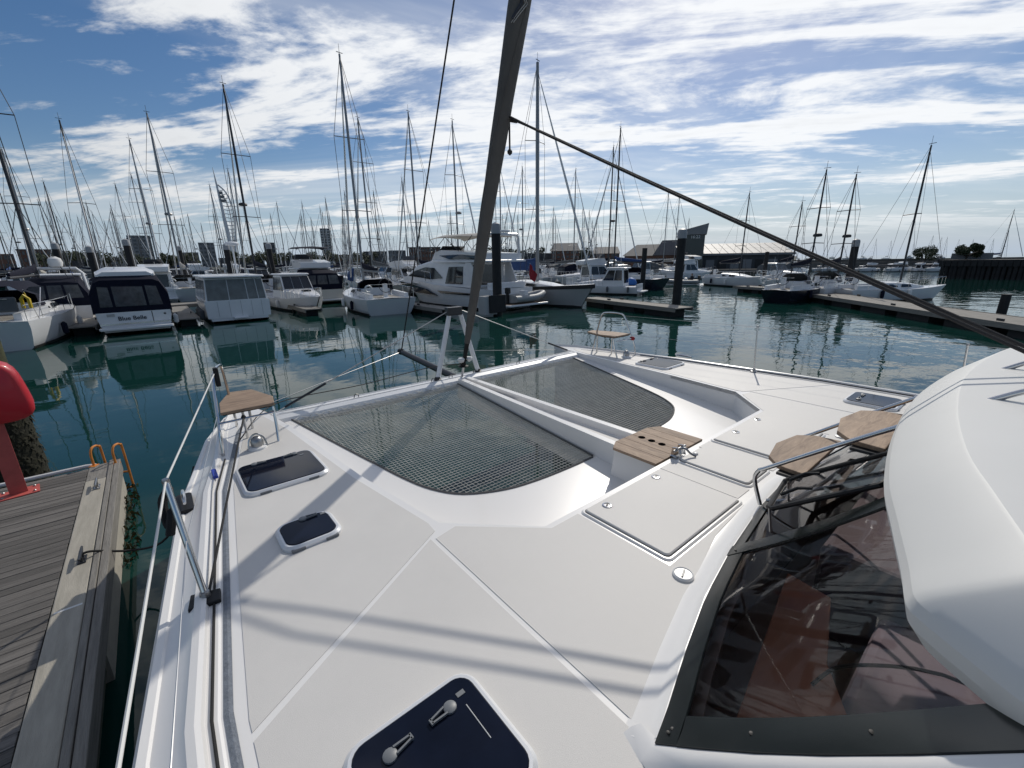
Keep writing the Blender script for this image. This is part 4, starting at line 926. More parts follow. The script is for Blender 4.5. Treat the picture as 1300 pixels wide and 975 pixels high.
def sail_yacht(label, loc, rz, L=10.5, B=3.3, Hm=15, m='boat_white', mm='mast_alu', cover='canvas_navy', hood='canvas_navy', group=None, radar=False, nsp=2, fs_=1.0, fb=1.25, jib=True, boot='boot_black', ym=None, name='sailing_yacht', full=2.0, wheel=True, thin=0.016, sw=0.72, r=0.085):
    root = thing(name, label, 'sailing yacht', loc, rz, group)
    hull(root, L, B, fs_, fb, m, sw=sw, full=full, rake=0.10, stern=0.05, boot=boot, deck='boat_white')
    z = fs_ - 0.02; ym = ym or L*0.56
    cab = MB().loft([[(-B*0.30*k, L*t, z), (-B*0.27*k, L*t, z+hh*0.85), (-B*0.17*k, L*t, z+hh), (B*0.17*k, L*t, z+hh), (B*0.27*k, L*t, z+hh*0.85), (B*0.30*k, L*t, z)] for t, k, hh in ((0.33, 1.0, 0.52), (0.45, 1.0, 0.50), (0.6, 0.86, 0.40), (0.72, 0.62, 0.24), (0.77, 0.5, 0.08))], cap=True).build('coachroof', 'boat_white', root, smooth=True, autos=35)
    for s in (-1, 1):
        for (a, b) in ((0.36, 0.45), (0.48, 0.58)):
            q = [(s*B*0.296, L*a, z+0.16), (s*B*0.29, L*b, z+0.16), (s*B*0.268, L*b-0.1, z+0.33), (s*B*0.276, L*a+0.05, z+0.35)]
            quad(cab, q if s > 0 else q[::-1], 'boat_glass', 'window')
    for s in (-1, 1): MB().bar((s*B*0.31, L*0.05, z+0.14), (s*B*0.33, L*0.33, z+0.20), 0.22, 0.30).build('cockpit_coaming', 'boat_white', root)
    MB().box(-B*0.2, B*0.2, L*0.04, L*0.32, z+0.02, z+0.05).build('cockpit_sole', 'deck_far', root)
    if hood:
        MB().loft([[(-B*0.30*k, L*t, z+0.35), (-B*0.29*k, L*t, z+0.35+hh*0.7), (-B*0.18*k, L*t, z+0.35+hh), (B*0.18*k, L*t, z+0.35+hh), (B*0.29*k, L*t, z+0.35+hh*0.7), (B*0.30*k, L*t, z+0.35)] for t, k, hh in ((0.30, 1.05, 0.72), (0.36, 1.0, 0.70), (0.44, 0.9, 0.12))], cap=False).build('sprayhood', hood, root, smooth=True)
    if wheel:
        w_ = [(math.cos(k*math.pi/8)*0.42, L*0.10, z+0.75+math.sin(k*math.pi/8)*0.42) for k in range(16)]
        MB().tube(w_, 0.02, 5, closed=True).build('wheel', 'mast_dark', root)
        MB().box(-0.12, 0.12, L*0.10+0.05, L*0.10+0.28, z, z+0.85).build('pedestal', 'boat_white', root)
    for s in (-1, 1):
        for t in (0.25, 0.5): MB().lathe([(0.03, 0), (0.10, 0.06), (0.11, 0.46), (0.03, 0.56)], 8, (s*(halfw(t, B, sw, full) + 0.08), L*t, 0.25)).build('fender', 'buoy_white' if t > 0.3 else 'canvas_navy', root, smooth=True)
    ho_ = [(-B*0.33, L*0.05, z+0.85)] + [(B*0.30*math.cos(math.pi + k*math.pi/6), L*0.02, z + 0.85) for k in range(7)] + [(B*0.33, L*0.05, z+0.85)]
    MB().tube(ho_, 0.014, 5).build('pushpit', 'steel', root, smooth=True)
    MB().tube([(-B*0.36 + 0.19*math.cos(k*math.pi/6), L*0.03 - 0.02, z + 0.62 + 0.19*math.sin(k*math.pi/6)) for k in range(11)], 0.05, 6).build('horseshoe_buoy', 'buoy_white', root, smooth=True)
    rails(root, L, B, fs_, fb, sw, full, 0.58, 0.02, 0.97, r=0.011)
    sail_rig(root, L, B, z+0.35, ym, Hm, mm, cover, jib, nsp, radar=radar, thin=thin, r=r)
    return root

def text_part(root, txt, size, loc, rot, m, name='lettering', ext=0.004):
    c = bpy.data.curves.new(name, 'FONT'); c.body = txt; c.size = size; c.align_x = 'CENTER'; c.align_y = 'CENTER'; c.extrude = ext; c.offset = size*0.012
    t = bpy.data.objects.new(name, c); col.objects.link(t)
    dg = bpy.context.evaluated_depsgraph_get(); dg.update()
    me = bpy.data.meshes.new_from_object(t.evaluated_get(dg)); bpy.data.objects.remove(t); bpy.data.curves.remove(c)
    me.materials.clear(); me.materials.append(M[m]); me.name = name
    o = link(name, me, root); o.location = loc; o.rotation_euler = rot
    return o

# ---- boat with the blue cockpit tent, stern to us
def tent_cruiser():
    p = on(170, 424); L, B = 8.2, 2.95
    r = thing('cabin_cruiser', 'white cruiser with navy cockpit tent and name lettered on its transom', 'motor boat', (-0.68, 27.3, 0))
    hull(r, L, B, 1.02, 1.35, sw=0.93, full=2.6)
    MB().prism(rrect(0, -0.22, B*0.92, 0.55, 0.12), 0.26, 0.36).build('bathing_platform', 'boat_white', r, bevel=0.02)
    MB().bar((-B*0.44, -0.03, 0.50), (B*0.44, -0.03, 0.50), 0.05, 0.07).build('rubbing_strake', 'steel', r)
    tr = quad(r, [(-1.30, 0, 0.42), (1.30, 0, 0.42), (1.36, 0.0, 1.04), (-1.36, 0.0, 1.04)], 'boat_white', 'transom', 0.03)
    quad(tr, [(0.62, -0.032, 0.45), (0.65, -0.032, 0.45), (0.65, -0.032, 1.02), (0.62, -0.032, 1.02)], 'boot_black', 'door_gap', 0.003)
    MB().box(-1.0, -0.72, -0.05, -0.02, 0.86, 0.98).build('locker_hatch', 'boat_grey', tr)
    MB().lathe([(0.05, 0), (0.05, 0.03), (0.03, 0.04)], 10, (1.12, -0.03, 0.86), 'Y').build('shore_socket', 'boot_black', tr)
    text_part(tr, 'Blue Belle', 0.26, (-0.12, -0.048, 0.74), (R(90), 0, 0), 'letters')
    # navy tent: stern panel and sides
    def sec(yy, wb, wt, zb, zt): return [(-wb, yy, zb), (-wb*0.985, yy, zb+(zt-zb)*0.55), (-wt, yy, zt-0.12), (-wt*0.8, yy, zt), (wt*0.8, yy, zt), (wt, yy, zt-0.12), (wb*0.985, yy, zb+(zt-zb)*0.55), (wb, yy, zb)]
    MB().loft([sec(-0.02, 1.44, 1.18, 1.0, 2.50), sec(0.35, 1.44, 1.15, 1.0, 2.72), sec(1.5, 1.42, 1.12, 1.05, 2.80)], cap=True).build('cockpit_tent', 'canvas_navy', r, smooth=True, autos=30)
    for x0, x1, a, b in ((-1.14, -0.70, -1.08, -0.72), (-0.60, 0.52, -0.60, 0.50), (0.62, 1.14, 0.60, 1.02)):
        quad(r, [(x0, -0.025, 1.30), (x1, -0.025, 1.30), (b, -0.025, 2.18), (a, -0.025, 2.22)], 'clear_vinyl', 'tent_window', 0.012)
    MB().loft([sec(0.28, 1.05, 0.98, 2.66, 2.86), sec(0.9, 1.10, 1.02, 2.68, 3.02), sec(2.6, 1.05, 0.92, 2.72, 3.08), sec(3.3, 0.98, 0.8, 2.5, 2.8)], cap=True).build('wheelhouse_roof', 'boat_white', r, smooth=True, autos=40)
    MB().lathe([(0.03, 0), (0.03, 0.03)], 8, (-0.35, 0.7, 3.02)).build('roof_light', 'boot_black', r)
    wh = frustum(-1.25, 1.25, 1.5, 4.4, 1.1, -1.02, 1.02, 1.5, 3.4, 2.70).build('wheelhouse', 'boat_white', r, bevel=0.05)
    for s in (-1, 1):
        q = [(s*1.20, 1.7, 1.55), (s*1.20, 3.7, 1.55), (s*1.06, 3.2, 2.5), (s*1.06, 1.7, 2.5)]
        quad(wh, q if s > 0 else q[::-1], 'boat_glass', 'window')
    rails(r, L, B, 1.02, 1.35, 0.93, 2.6, 0.6, 0.35, 0.97)
    MB().tube([(1.36, 0.5, 1.6), (1.40, 0.6, 1.1), (1.42, 0.6, 0.5)], [0.02, 0.02, 0.02], 6).build('fender_line', 'mast_dark', r)
    MB().lathe([(0.03, 0), (0.11, 0.06), (0.12, 0.4), (0.03, 0.5)], 10, (1.52, 0.9, 0.25)).build('fender', 'buoy_white', r, smooth=True)
tent_cruiser()

# ---- square-sterned boat with the wrap-round grey windows
def square_boat():
    L, B = 9.0, 3.2
    r = thing('motor_yacht', 'boxy white motor boat with full width grey stern windows and flat roof', 'motor boat', (3.75, 28.4, 0))
    hull(r, L, B, 1.15, 1.5, sw=0.97, full=2.8)
    tr = quad(r, [(-1.52, 0, 0.28), (1.52, 0, 0.28), (1.56, 0, 1.2), (-1.56, 0, 1.2)], 'boat_white', 'transom', 0.03)
    for x in (-1.0, -0.45, 0.1, 0.62, 1.12): quad(tr, [(x, -0.032, 0.35), (x+0.02, -0.032, 0.35), (x+0.02, -0.032, 1.18), (x, -0.032, 1.18)], 'boat_grey', 'panel_joint', 0.003)
    MB().box(-0.35, 0.35, -0.30, 0.0, 0.22, 0.30).build('boarding_step', 'boat_white', r, bevel=0.02)
    cb_ = frustum(-1.50, 1.50, 0.02, 5.6, 1.16, -1.36, 1.36, 0.12, 5.0, 2.42).build('deckhouse', 'boat_white', r, bevel=0.04)
    xs = [(-1.40, -0.40), (-0.36, 0.50), (0.54, 1.02), (1.06, 1.40)]
    for a, b in xs: quad(cb_, [(a, 0.028, 1.24), (b, 0.028, 1.24), (b*0.95, 0.112, 2.34), (a*0.95, 0.112, 2.34)], 'grey_window', 'window', 0.014)
    for s in (-1, 1):
        for a, b in ((0.3, 1.9), (2.0, 3.6), (3.7, 4.9)):
            q = [(s*1.49, a, 1.3), (s*1.49, b, 1.3), (s*1.385, b, 2.3), (s*1.385, a, 2.3)]
            quad(cb_, q if s > 0 else q[::-1], 'grey_window', 'window', 0.014)
    MB().prism(rrect(0, 2.6, 2.95, 5.5, 0.2), 2.44, 2.54, 0.04, rrect(0, 2.6, 2.85, 5.4, 0.18)).build('roof', 'boat_white', r)
    for x, yv in ((-0.6, 1.0), (0.2, 1.4), (0.5, 3.0)): MB().tube([(x, yv, 2.5), (x, yv, 3.3)], 0.012, 5).build('aerial', 'buoy_white', r)
    MB().tube([(0.75, 3.9, 2.5), (0.75, 3.9, 4.2)], 0.05, 8).build('light_mast', 'boat_white', r)
    MB().lathe([(0.04, 0), (0.36, 0.04), (0.38, 0.16), (0.3, 0.24), (0.04, 0.27)], 14, (0.75, 3.9, 4.2)).build('radar_dome', 'boat_white', r, smooth=True)
    for yv in (0.6, 2.2): MB().lathe([(0.03, 0), (0.13, 0.08), (0.14, 0.5), (0.03, 0.62)], 10, (-1.72, yv, 0.2)).build('fender', 'canvas_grey', r, smooth=True)
square_boat()

# ---- generic motor cruisers
def cruiser(label, loc, rz, L=8.5, B=2.9, fs_=0.95, fb=1.3, tent=None, fly=False, arch=False, bimini=None, m='boat_white', group=None, dome=False, name='cabin_cruiser', glass='boat_glass', band=None, boot='boot_black'):
    r = thing(name, label, 'motor boat', loc, rz, group)
    hull(r, L, B, fs_, fb, m, sw=0.92, full=2.5, rake=0.14, boot=boot)
    z = fs_
    MB().box(-B*0.42, B*0.42, -0.5, 0.02, 0.25, 0.35).build('bathing_platform', 'boat_white', r, bevel=0.02)
    fd_ = MB().loft([[(-B*0.40*k, L*t, z), (-B*0.36*k, L*t, z+h*0.8), (-B*0.22*k, L*t, z+h), (B*0.22*k, L*t, z+h), (B*0.36*k, L*t, z+h*0.8), (B*0.40*k, L*t, z)] for t, k, h in ((0.48, 1.0, 0.62), (0.6, 0.95, 0.60), (0.75, 0.72, 0.48), (0.88, 0.42, 0.36), (0.93, 0.2, 0.3))], cap=True).build('foredeck_trunk', 'boat_white', r, smooth=True, autos=40)
    MB().prism(rrect(0, L*0.70, 0.5, 0.5, 0.08), z+0.5, z+0.60).build('deck_hatch', 'boat_glass', fd_)
    wh = frustum(-B*0.43, B*0.43, L*0.20, L*0.56, z, -B*0.36, B*0.36, L*0.22, L*0.44, z+1.55).build('wheelhouse', 'boat_white', r, bevel=0.05)
    # panes
    for s in (-1, 1):
        for a, b, a2, b2 in ((0.23, 0.34, 0.235, 0.325), (0.35, 0.50, 0.335, 0.425)):
            q = [(s*B*0.412, L*a, z+0.55), (s*B*0.412, L*b, z+0.55), (s*B*0.366, L*b2, z+1.42), (s*B*0.366, L*a2, z+1.42)]
            quad(wh, q if s > 0 else q[::-1], glass, 'window', 0.016)
    for a, b in ((-0.37, -0.13), (-0.12, 0.12), (0.13, 0.37)):
        ya = lambda zz: L*0.56 + (L*0.44 - L*0.56)*(zz/1.55)
        quad(wh, [(B*b, ya(0.62), z+0.62), (B*a, ya(0.62), z+0.62), (B*a*0.93, ya(1.45), z+1.45), (B*b*0.93, ya(1.45), z+1.45)], glass, 'window', 0.016)
    MB().prism(rrect(0, L*0.32, B*0.80, L*0.30, 0.25), z+1.56, z+1.66, 0.04, rrect(0, L*0.32, B*0.74, L*0.28, 0.22)).build('roof', 'boat_white', r, smooth=True, autos=40)
    if tent:
        tn = MB().loft([[(-B*0.46*k, yy, z-0.02), (-B*0.46*k, yy, z+hh*0.5), (-B*0.36*k, yy, z+hh*0.95), (-B*0.2*k, yy, z+hh), (B*0.2*k, yy, z+hh), (B*0.36*k, yy, z+hh*0.95), (B*0.46*k, yy, z+hh*0.5), (B*0.46*k, yy, z-0.02)] for yy, k, hh in ((0.05, 0.98, 1.25), (L*0.08, 1.0, 1.5), (L*0.21, 0.96, 1.58))], cap=True).build('cockpit_tent', tent, r, smooth=True, autos=35)
        for a, b in ((-0.38, -0.15), (-0.11, 0.11), (0.15, 0.38)): quad(tn, [(B*a, 0.045, z+0.42), (B*b, 0.045, z+0.42), (B*b*0.9, 0.045, z+1.10), (B*a*0.9, 0.045, z+1.10)], 'clear_vinyl', 'tent_window', 0.012)
    else:
        MB().box(-B*0.44, B*0.44, 0.0, 0.12, z-0.1, z+0.25).build('transom_rail', 'boat_white', r, bevel=0.03)
        quad(r, [(-B*0.30, L*0.203, z+0.3), (B*0.30, L*0.203, z+0.3), (B*0.28, L*0.215, z+1.4), (-B*0.28, L*0.215, z+1.4)], glass, 'door', 0.012)
    if fly:
        fl = MB().loft([[(-B*0.36*k, L*t, z+1.66), (-B*0.38*k, L*t, z+1.66+h), (B*0.38*k, L*t, z+1.66+h), (B*0.36*k, L*t, z+1.66)] for t, k, h in ((0.12, 0.9, 0.4), (0.3, 1, 0.62), (0.44, 0.8, 0.66), (0.50, 0.6, 0.05))], cap=True).build('flybridge', 'boat_white', r, smooth=True, autos=40)
        quad(fl, [(B*0.24, L*0.46, z+2.34), (-B*0.24, L*0.46, z+2.34), (-B*0.20, L*0.43, z+2.75), (B*0.20, L*0.43, z+2.75)], 'boat_glass', 'windscreen', 0.01)
    if bimini:
        zb = z + (3.25 if fly else 2.15)
        bm_ = MB().loft([[(-B*0.40, L*t, zb+d-0.10), (-B*0.34, L*t, zb+d), (0, L*t, zb+d+0.06), (B*0.34, L*t, zb+d), (B*0.40, L*t, zb+d-0.10)] for t, d in ((0.08, -0.12), (0.16, 0), (0.30, 0.02), (0.36, -0.1))]).build('bimini', bimini, r, smooth=True)
        fr_ = MB()
        for s in (-1, 1):
            for t in (0.10, 0.34): fr_.tube([(s*B*0.39, L*t, zb-0.1), (s*B*0.38, L*0.24, zb-(1.2 if fly else 1.0))], 0.014, 5)
        fr_.build('frame', 'steel', bm_)
    if arch:
        a_ = MB(); a_.tube([(-B*0.45, L*0.14, z), (-B*0.43, L*0.10, z+1.7), (-B*0.36, L*0.08, z+1.95), (B*0.36, L*0.08, z+1.95), (B*0.43, L*0.10, z+1.7), (B*0.45, L*0.14, z)], 0.075, 8); ao = a_.build('radar_arch', 'boat_white', r, smooth=True)
        if dome: MB().lathe([(0.12, 0), (0.25, 0.05), (0.30, 0.25), (0.25, 0.45), (0.08, 0.56)], 14, (0.25, L*0.08, z+2.0)).build('satellite_dome', 'buoy_white', ao, smooth=True)
    for s in (-1, 1):
        for t in (0.12, 0.42): MB().lathe([(0.03, 0), (0.10, 0.06), (0.11, 0.42), (0.03, 0.52)], 8, (s*(B/2 + 0.09), L*t, 0.22)).build('fender', 'buoy_white' if s > 0 else 'canvas_grey', r, smooth=True)
    MB().tube([(0.1, L*0.30, z+1.6), (0.1, L*0.30, z+2.5)], 0.014, 5).build('aerial', 'buoy_white', r)
    rails(r, L, B, fs_, fb, 0.92, 2.5, 0.55, 0.5, 0.97)
    if band: quad(r, [(-B*0.40, -0.005, fs_*0.55), (B*0.40, -0.005, fs_*0.55), (B*0.42, -0.005, fs_*0.8), (-B*0.42, -0.005, fs_*0.8)], band, 'stripe', 0.01)
    return r
def gp(x, y, z=0.0):
    p = on(x, y, z); return (p.x, p.y, 0)
cruiser('white cruiser with radar arch, satellite dome and dark cockpit screens left of the tent cruiser', (-3.75, 33.0, 0), 0.0, 9.0, 2.7, 1.1, 1.5, tent='canvas_navy', arch=True, dome=True)
p5 = on(372, 399)
cruiser('white cabin cruiser moored bow towards us beside the boxy motor boat', (p5.x + 0.9, p5.y + 6.4, 0), R(180) + 0.10, 7.0, 2.5, 0.8, 1.05)
p6 = on(415, 386)
cruiser('flybridge cruiser with dark folded bimini behind the bow-on cruiser', (p6.x, p6.y + 0.3, 0), 0.0, 10, 3.4, 1.1, 1.5, tent='canvas_navy', fly=True, bimini='canvas_navy', name='motor_yacht', m='boat_cream')

# ---- near sailing yachts in the front row
sail_yacht('white sailing yacht with blue sprayhood and open transom, stern towards us', (11.2, 24.8, 0), -0.12, 10.2, 3.5, 15.6, fs_=1.0, fb=1.2, cover='canvas_navy', hood='canvas_navy', sw=0.86, full=2.1, ym=6.1)
s1 = sail_yacht('white sailing yacht with yellow rescue sling at the left picture edge', (-5.2, 24.6, 0), -0.10, 11.5, 3.5, 14.5, fs_=1.15, fb=1.35, cover='canvas_navy', hood='canvas_navy', sw=0.84, ym=9.2, mm='mast_dark', jib=False, r=0.07)
MB().tube([(1.35, 0.5, 1.6), (1.35, 0.5, 1.95), (1.45, 0.45, 2.1), (1.55, 0.5, 1.95), (1.55, 0.5, 1.6)], 0.06, 6).build('rescue_sling', 'yellow', s1, smooth=True)
MB().box(0.7, 1.25, 0.25, 0.4, 1.5, 2.05).build('outboard_cover', 'canvas_grey', s1, bevel=0.05)
bi = MB().loft([[(-1.5, y_, 2.55+d-0.25), (-1.2, y_, 2.55+d), (1.2, y_, 2.55+d), (1.5, y_, 2.55+d-0.25)] for y_, d in ((0.3, -0.1), (1.2, 0.08), (2.6, 0.05))]).build('bimini', 'canvas_navy', s1, smooth=True)
for s in (-1, 1): MB().tube([(s*1.5, 0.4, 2.3), (s*1.5, 1.2, 1.1), (s*1.5, 2.5, 2.3)], 0.018, 5).build('frame', 'steel', bi)
s10 = sail_yacht('grey hulled sailing yacht with black sheer band and blue boom cover, bow towards us', (22.3, 29.3, 0), R(180) - 0.02, 11.0, 3.3, 15.4, m='boat_grey', cover='canvas_blue', hood=None, fs_=1.15, fb=1.55, ym=5.5, r=0.13, wheel=False, name='sailing_yacht')
bd_ = MB()
for s in (-1, 1):
    bd_.loft([[(s*max(halfw(t, 3.3, 0.72, 2.0), .05)*1.012, 11*t, (1.15 + 0.40*t**1.7)*a - 0.04) for a in (1.02, 0.86)] for t in (0.05, 0.2, 0.35, 0.5, 0.65, 0.78, 0.88, 0.95, 1.0)])
bd_.build('sheer_band', 'boot_black', s10, smooth=True)
MB().box(-0.10, 0.10, 2.0, 5.4, 2.35, 3.05).build('boom_tent', 'canvas_blue', s10, bevel=0.06)

# ---- big flybridge motor yacht
def big_yacht():
    L, B = 13.0, 4.0
    r = thing('flybridge_yacht', 'large white flybridge motor yacht with dark swept windows behind the black pile', 'motor yacht', (18.3, 22.0, 0), 0.07)
    hull(r, L, B, 1.35, 2.25, sw=0.95, full=2.6, rake=0.16)
    pf = MB().prism(rrect(0, -0.75, B*0.93, 1.7, 0.2), 0.34, 0.46).build('bathing_platform', 'boat_white', r, bevel=0.03)
    MB().prism(rrect(0, -0.75, B*0.84, 1.5, 0.15), 0.461, 0.468).build('teak_deck', 'teak_x', pf)
    for s in (-1, 1):
        # long dark hull window and lower stripe
        q = [(s*2.03, 5.6, 0.75), (s*2.0, 8.6, 0.85), (s*1.72, 10.8, 1.30), (s*1.60, 11.6, 1.62), (s*1.92, 9.4, 1.52), (s*2.055, 7.0, 1.20)]
        quad(r, q if s > 0 else q[::-1], 'boat_glass', 'hull_window', 0.03)
        q = [(s*2.03, 1.2, 0.92), (s*2.06, 5.2, 0.95), (s*2.06, 5.6, 1.12), (s*2.05, 1.2, 1.06)]
        quad(r, q if s > 0 else q[::-1], 'boat_glass', 'hull_stripe', 0.03)
    # saloon: side profile lofted across
    def prof(w0, w1, pts): return [[(-w0, y_, z_) for y_, z_ in pts], [(-w1, y_, z_) for y_, z_ in pts]]
    pts = [(2.6, 1.4), (2.6, 3.0), (4.5, 3.12), (7.2, 3.10), (8.6, 2.85), (9.6, 2.45), (10.8, 1.85), (11.4, 1.75), (8, 1.5)]
    sal = MB()
    rings = [[(x, y_, z_) for y_, z_ in pts] for x in (-1.75, -1.55, 1.55, 1.75)]
    for rg, k in zip(rings, (0.0, 1.0, 1.0, 0.0)):
        for i_ in range(len(rg)):
            x, y_, z_ = rg[i_]
            if k == 0.0 and z_ > 1.6: rg[i_] = (x*0.93 if z_ > 2.4 else x, y_, z_ - 0.10)
    sal.loft(rings, closed=True, cap=True); so2 = sal.build('saloon', 'boat_white', r, smooth=True, autos=30)
    for s in (-1, 1):
        for P_ in ([(5.3, 1.95), (6.9, 1.85), (8.1, 1.95), (9.9, 2.05), (8.9, 2.45), (7.6, 2.70), (6.4, 2.66)], [(3.0, 1.6), (5.0, 1.6), (4.6, 2.72), (3.0, 2.75)]):
            q = [(s*(1.76 - 0.10*max(0, z_-1.7)), y_, z_) for y_, z_ in P_]
            quad(so2, q if s > 0 else q[::-1], 'boat_glass', 'window', 0.02)
    quad(so2, [(-1.4, 2.598, 1.5), (1.4, 2.598, 1.5), (1.4, 2.598, 2.85), (-1.4, 2.598, 2.85)], 'boat_glass', 'patio_door', 0.02)
    for q in ([(1.2, 10.75, 1.90), (-1.2, 10.75, 1.90), (-1.15, 9.65, 2.46), (1.15, 9.65, 2.46)],): quad(so2, q, 'boat_glass', 'windscreen', 0.03)
    # flybridge overhang and coaming
    MB().prism([(-1.85, 0.6), (1.85, 0.6), (1.85, 4.8), (1.55, 7.0), (-1.55, 7.0), (-1.85, 4.8)], 3.02, 3.16, 0.04, [(-1.8, 0.65), (1.8, 0.65), (1.8, 4.8), (1.5, 6.95), (-1.5, 6.95), (-1.8, 4.8)]).build('flybridge_deck', 'boat_white', r)
    fo = MB().loft([[(-w_, y_, 3.14), (-w_*1.02, y_, 3.14 + h_), (w_*1.02, y_, 3.14 + h_), (w_, y_, 3.14)] for y_, w_, h_ in ((0.9, 1.75, 0.42), (3, 1.8, 0.55), (5.4, 1.6, 0.72), (6.6, 1.35, 0.62), (7.6, 1.0, 0.06))], cap=True).build('flybridge', 'boat_white', r, smooth=True, autos=35)
    for s in (-1, 1):
        q = [(s*1.825, 1.3, 3.20), (s*1.83, 4.3, 3.25), (s*1.70, 5.6, 3.50), (s*1.83, 3.0, 3.52), (s*1.80, 1.3, 3.42)]
        quad(fo, q if s > 0 else q[::-1], 'boat_glass', 'tinted_panel', 0.02)
    quad(fo, [(1.1, 6.5, 3.80), (-1.1, 6.5, 3.80), (-1.0, 6.15, 4.15), (1.0, 6.15, 4.15)], 'boat_glass', 'windscreen', 0.01)
    bo = MB().loft([[(-1.6, y_, 4.75+d-0.10), (-1.35, y_, 4.78+d), (0, y_, 4.88+d), (1.35, y_, 4.78+d), (1.6, y_, 4.75+d-0.10)] for y_, d in ((1.6, -0.05), (3.2, 0.04), (5.4, 0.06), (7.0, -0.10))]).build('bimini', 'canvas_sand', r, smooth=True)
    fr_ = MB()
    for s in (-1, 1):
        for a, b in ((2.0, 3.2), (5.0, 3.4), (5.0, 6.4), (6.9, 5.9)): fr_.tube([(s*1.58, a, 4.70), (s*1.66, b, 3.75)], 0.022, 5)
    fr_.build('frame', 'mast_dark', bo)
    ar = MB(); ar.tube([(-1.6, 1.0, 3.5), (-1.45, 0.9, 4.5), (-1.2, 0.8, 4.72), (1.2, 0.8, 4.72), (1.45, 0.9, 4.5), (1.6, 1.0, 3.5)], 0.10, 8); ao = ar.build('radar_arch', 'boat_white', r, smooth=True)
    MB().box(-0.5, 0.5, 0.68, 0.92, 4.86, 4.98).build('radar_bar', 'boat_white', ao, bevel=0.03)
    MB().tube([(0, 0.8, 4.7), (0, 0.8, 5.9)], 0.02, 5).build('aerial', 'mast_dark', ao)
    # bow rail
    g = MB()
    for s in (-1, 1):
        line = []
        for k in range(8):
            t = 0.52 + 0.46*k/7; wv = max(halfw(t, B, .95, 2.6)*0.93, .06); zd = 1.35 + 0.9*t**1.7
            line.append((s*wv, L*t, zd+0.7)); g.tube([(s*wv*1.0, L*t - 0.1, zd), (s*wv, L*t, zd+0.7)], 0.018, 5)
        g.tube(line, 0.02, 5)
    g.build('bow_rail', 'steel', r, smooth=True)
    # cockpit: transom, seat, side pieces
    MB().box(-1.7, 1.3, 0.1, 0.55, 1.0, 1.75).build('transom_seat', 'boat_white', r, bevel=0.06)
    for s in (-1, 1): MB().prism([(2.6, 0), (1.2, 0), (2.0, 1.6), (2.6, 1.6)], 0, 0.08).build('wing', 'boat_white', r)
    for i_, o in enumerate([c for c in r.children if c.name.startswith('wing')]):
        o.rotation_euler = (R(90), 0, R(90)); o.location = ((-1.78, 1.70)[i_], 0, 1.4)
    fs2 = MB().tube([(1.3, 0.1, 1.7), (1.3, -0.35, 2.9)], 0.015, 5).build('flag_staff', 'steel', r)
    MB().loft([[(1.3 + 0.08*math.sin(k*1.4), -0.35 - 0.10*k, 2.85 - 0.11*k), (1.3 + 0.1*math.sin(k*1.4+1), -0.15 - 0.10*k, 2.15 - 0.09*k)] for k in range(7)]).build('ensign', 'flag_red', fs2, smooth=True)
    MB().box(-1.95, -1.10, 2.0, 3.0, 0.55, 0.9).build('fender_board', 'canvas_grey', r) if False else None
    return r
big_yacht()
# tender carried on the bathing platform
def rib(label, loc, rz, L=3.2, name='inflatable_boat', person=False):
    r = thing(name, label, 'inflatable boat', loc, rz)
    B = 1.6; T_ = 0.21
    path = [(-B/2+T_, 0, 0.30), (-B/2+T_, L*0.5, 0.30), (-B/2+T_+0.1, L*0.72, 0.36), (-0.22, L*0.93, 0.46), (0, L*0.97, 0.48), (0.22, L*0.93, 0.46), (B/2-T_-0.1, L*0.72, 0.36), (B/2-T_, L*0.5, 0.30), (B/2-T_, 0, 0.30)]
    MB().tube(smooth_path(path, 4), T_, 10).build('tube', 'rubber_grey', r, smooth=True)
    MB().prism([(-0.42, 0.05), (0.42, 0.05), (0.42, L*0.6), (0, L*0.9), (-0.42, L*0.6)], 0.05, 0.16).build('floor', 'boat_grey', r)
    MB().box(-0.45, 0.45, 0.02, 0.08, 0.08, 0.55).build('transom', 'boat_grey', r)
    ob = MB().box(-0.13, 0.13, -0.22, 0.10, 0.62, 1.0).build('outboard', 'boot_black', r, bevel=0.06)
    MB().box(-0.06, 0.06, -0.16, 0.0, -0.1, 0.62).build('leg', 'boot_black', ob)
    MB().box(-0.25, 0.25, 1.25, 1.6, 0.15, 0.75).build('console', 'boat_white', r, bevel=0.05)
    return r
rib('grey inflatable tender lying across the big yacht\'s bathing platform', (17.3, 21.2, 0.47), R(-84), 3.3)

# ---- piles in front and among the berths
def pile(label, x, yb, yt, rad=0.24, cap=True, z=None, dist=None, lean=0, group=None, box=False):
    b = on(x, yb) if dist is None else depth(x, yb, dist)
    d = ray(x, yb); D = math.hypot(b.x, b.y)
    # height from the pixel of its top, same ground distance
    best = None; h = 3.0
    for k in range(400):
        h = 1.0 + k*0.03; v = cam_m.transposed() @ (Vector((b.x, b.y, h)) - CAM); yy = CY - F*v.y/(-v.z)
        if yy <= yt: break
    r = thing('mooring_pile', label, 'pile', (b.x, b.y, 0), 0, group)
    hc = 0.55*rad/0.24 if cap else 0
    MB().tube([(0,0,-1), (0,0,0.6), (0.0,0,h-hc)], [rad*1.04, rad, rad*0.97], 14).build('shaft', 'pile_dark', r, smooth=True, autos=50)
    if cap: MB().lathe([(rad*1.03, h-hc), (rad*1.03, h-0.25), (rad*0.9, h-0.1), (0.02, h)], 14).build('cap', 'pile_cap', r, smooth=True, autos=40)
    return r
bp_ = pile('tall black pile with pale cap standing before the flybridge yacht', 632, 400, 282, 0.27)
MB().box(-1.15, -0.25, -0.3, 0.35, 0.1, 1.15).build('power_cabinet', 'boat_grey', bp_, bevel=0.03)
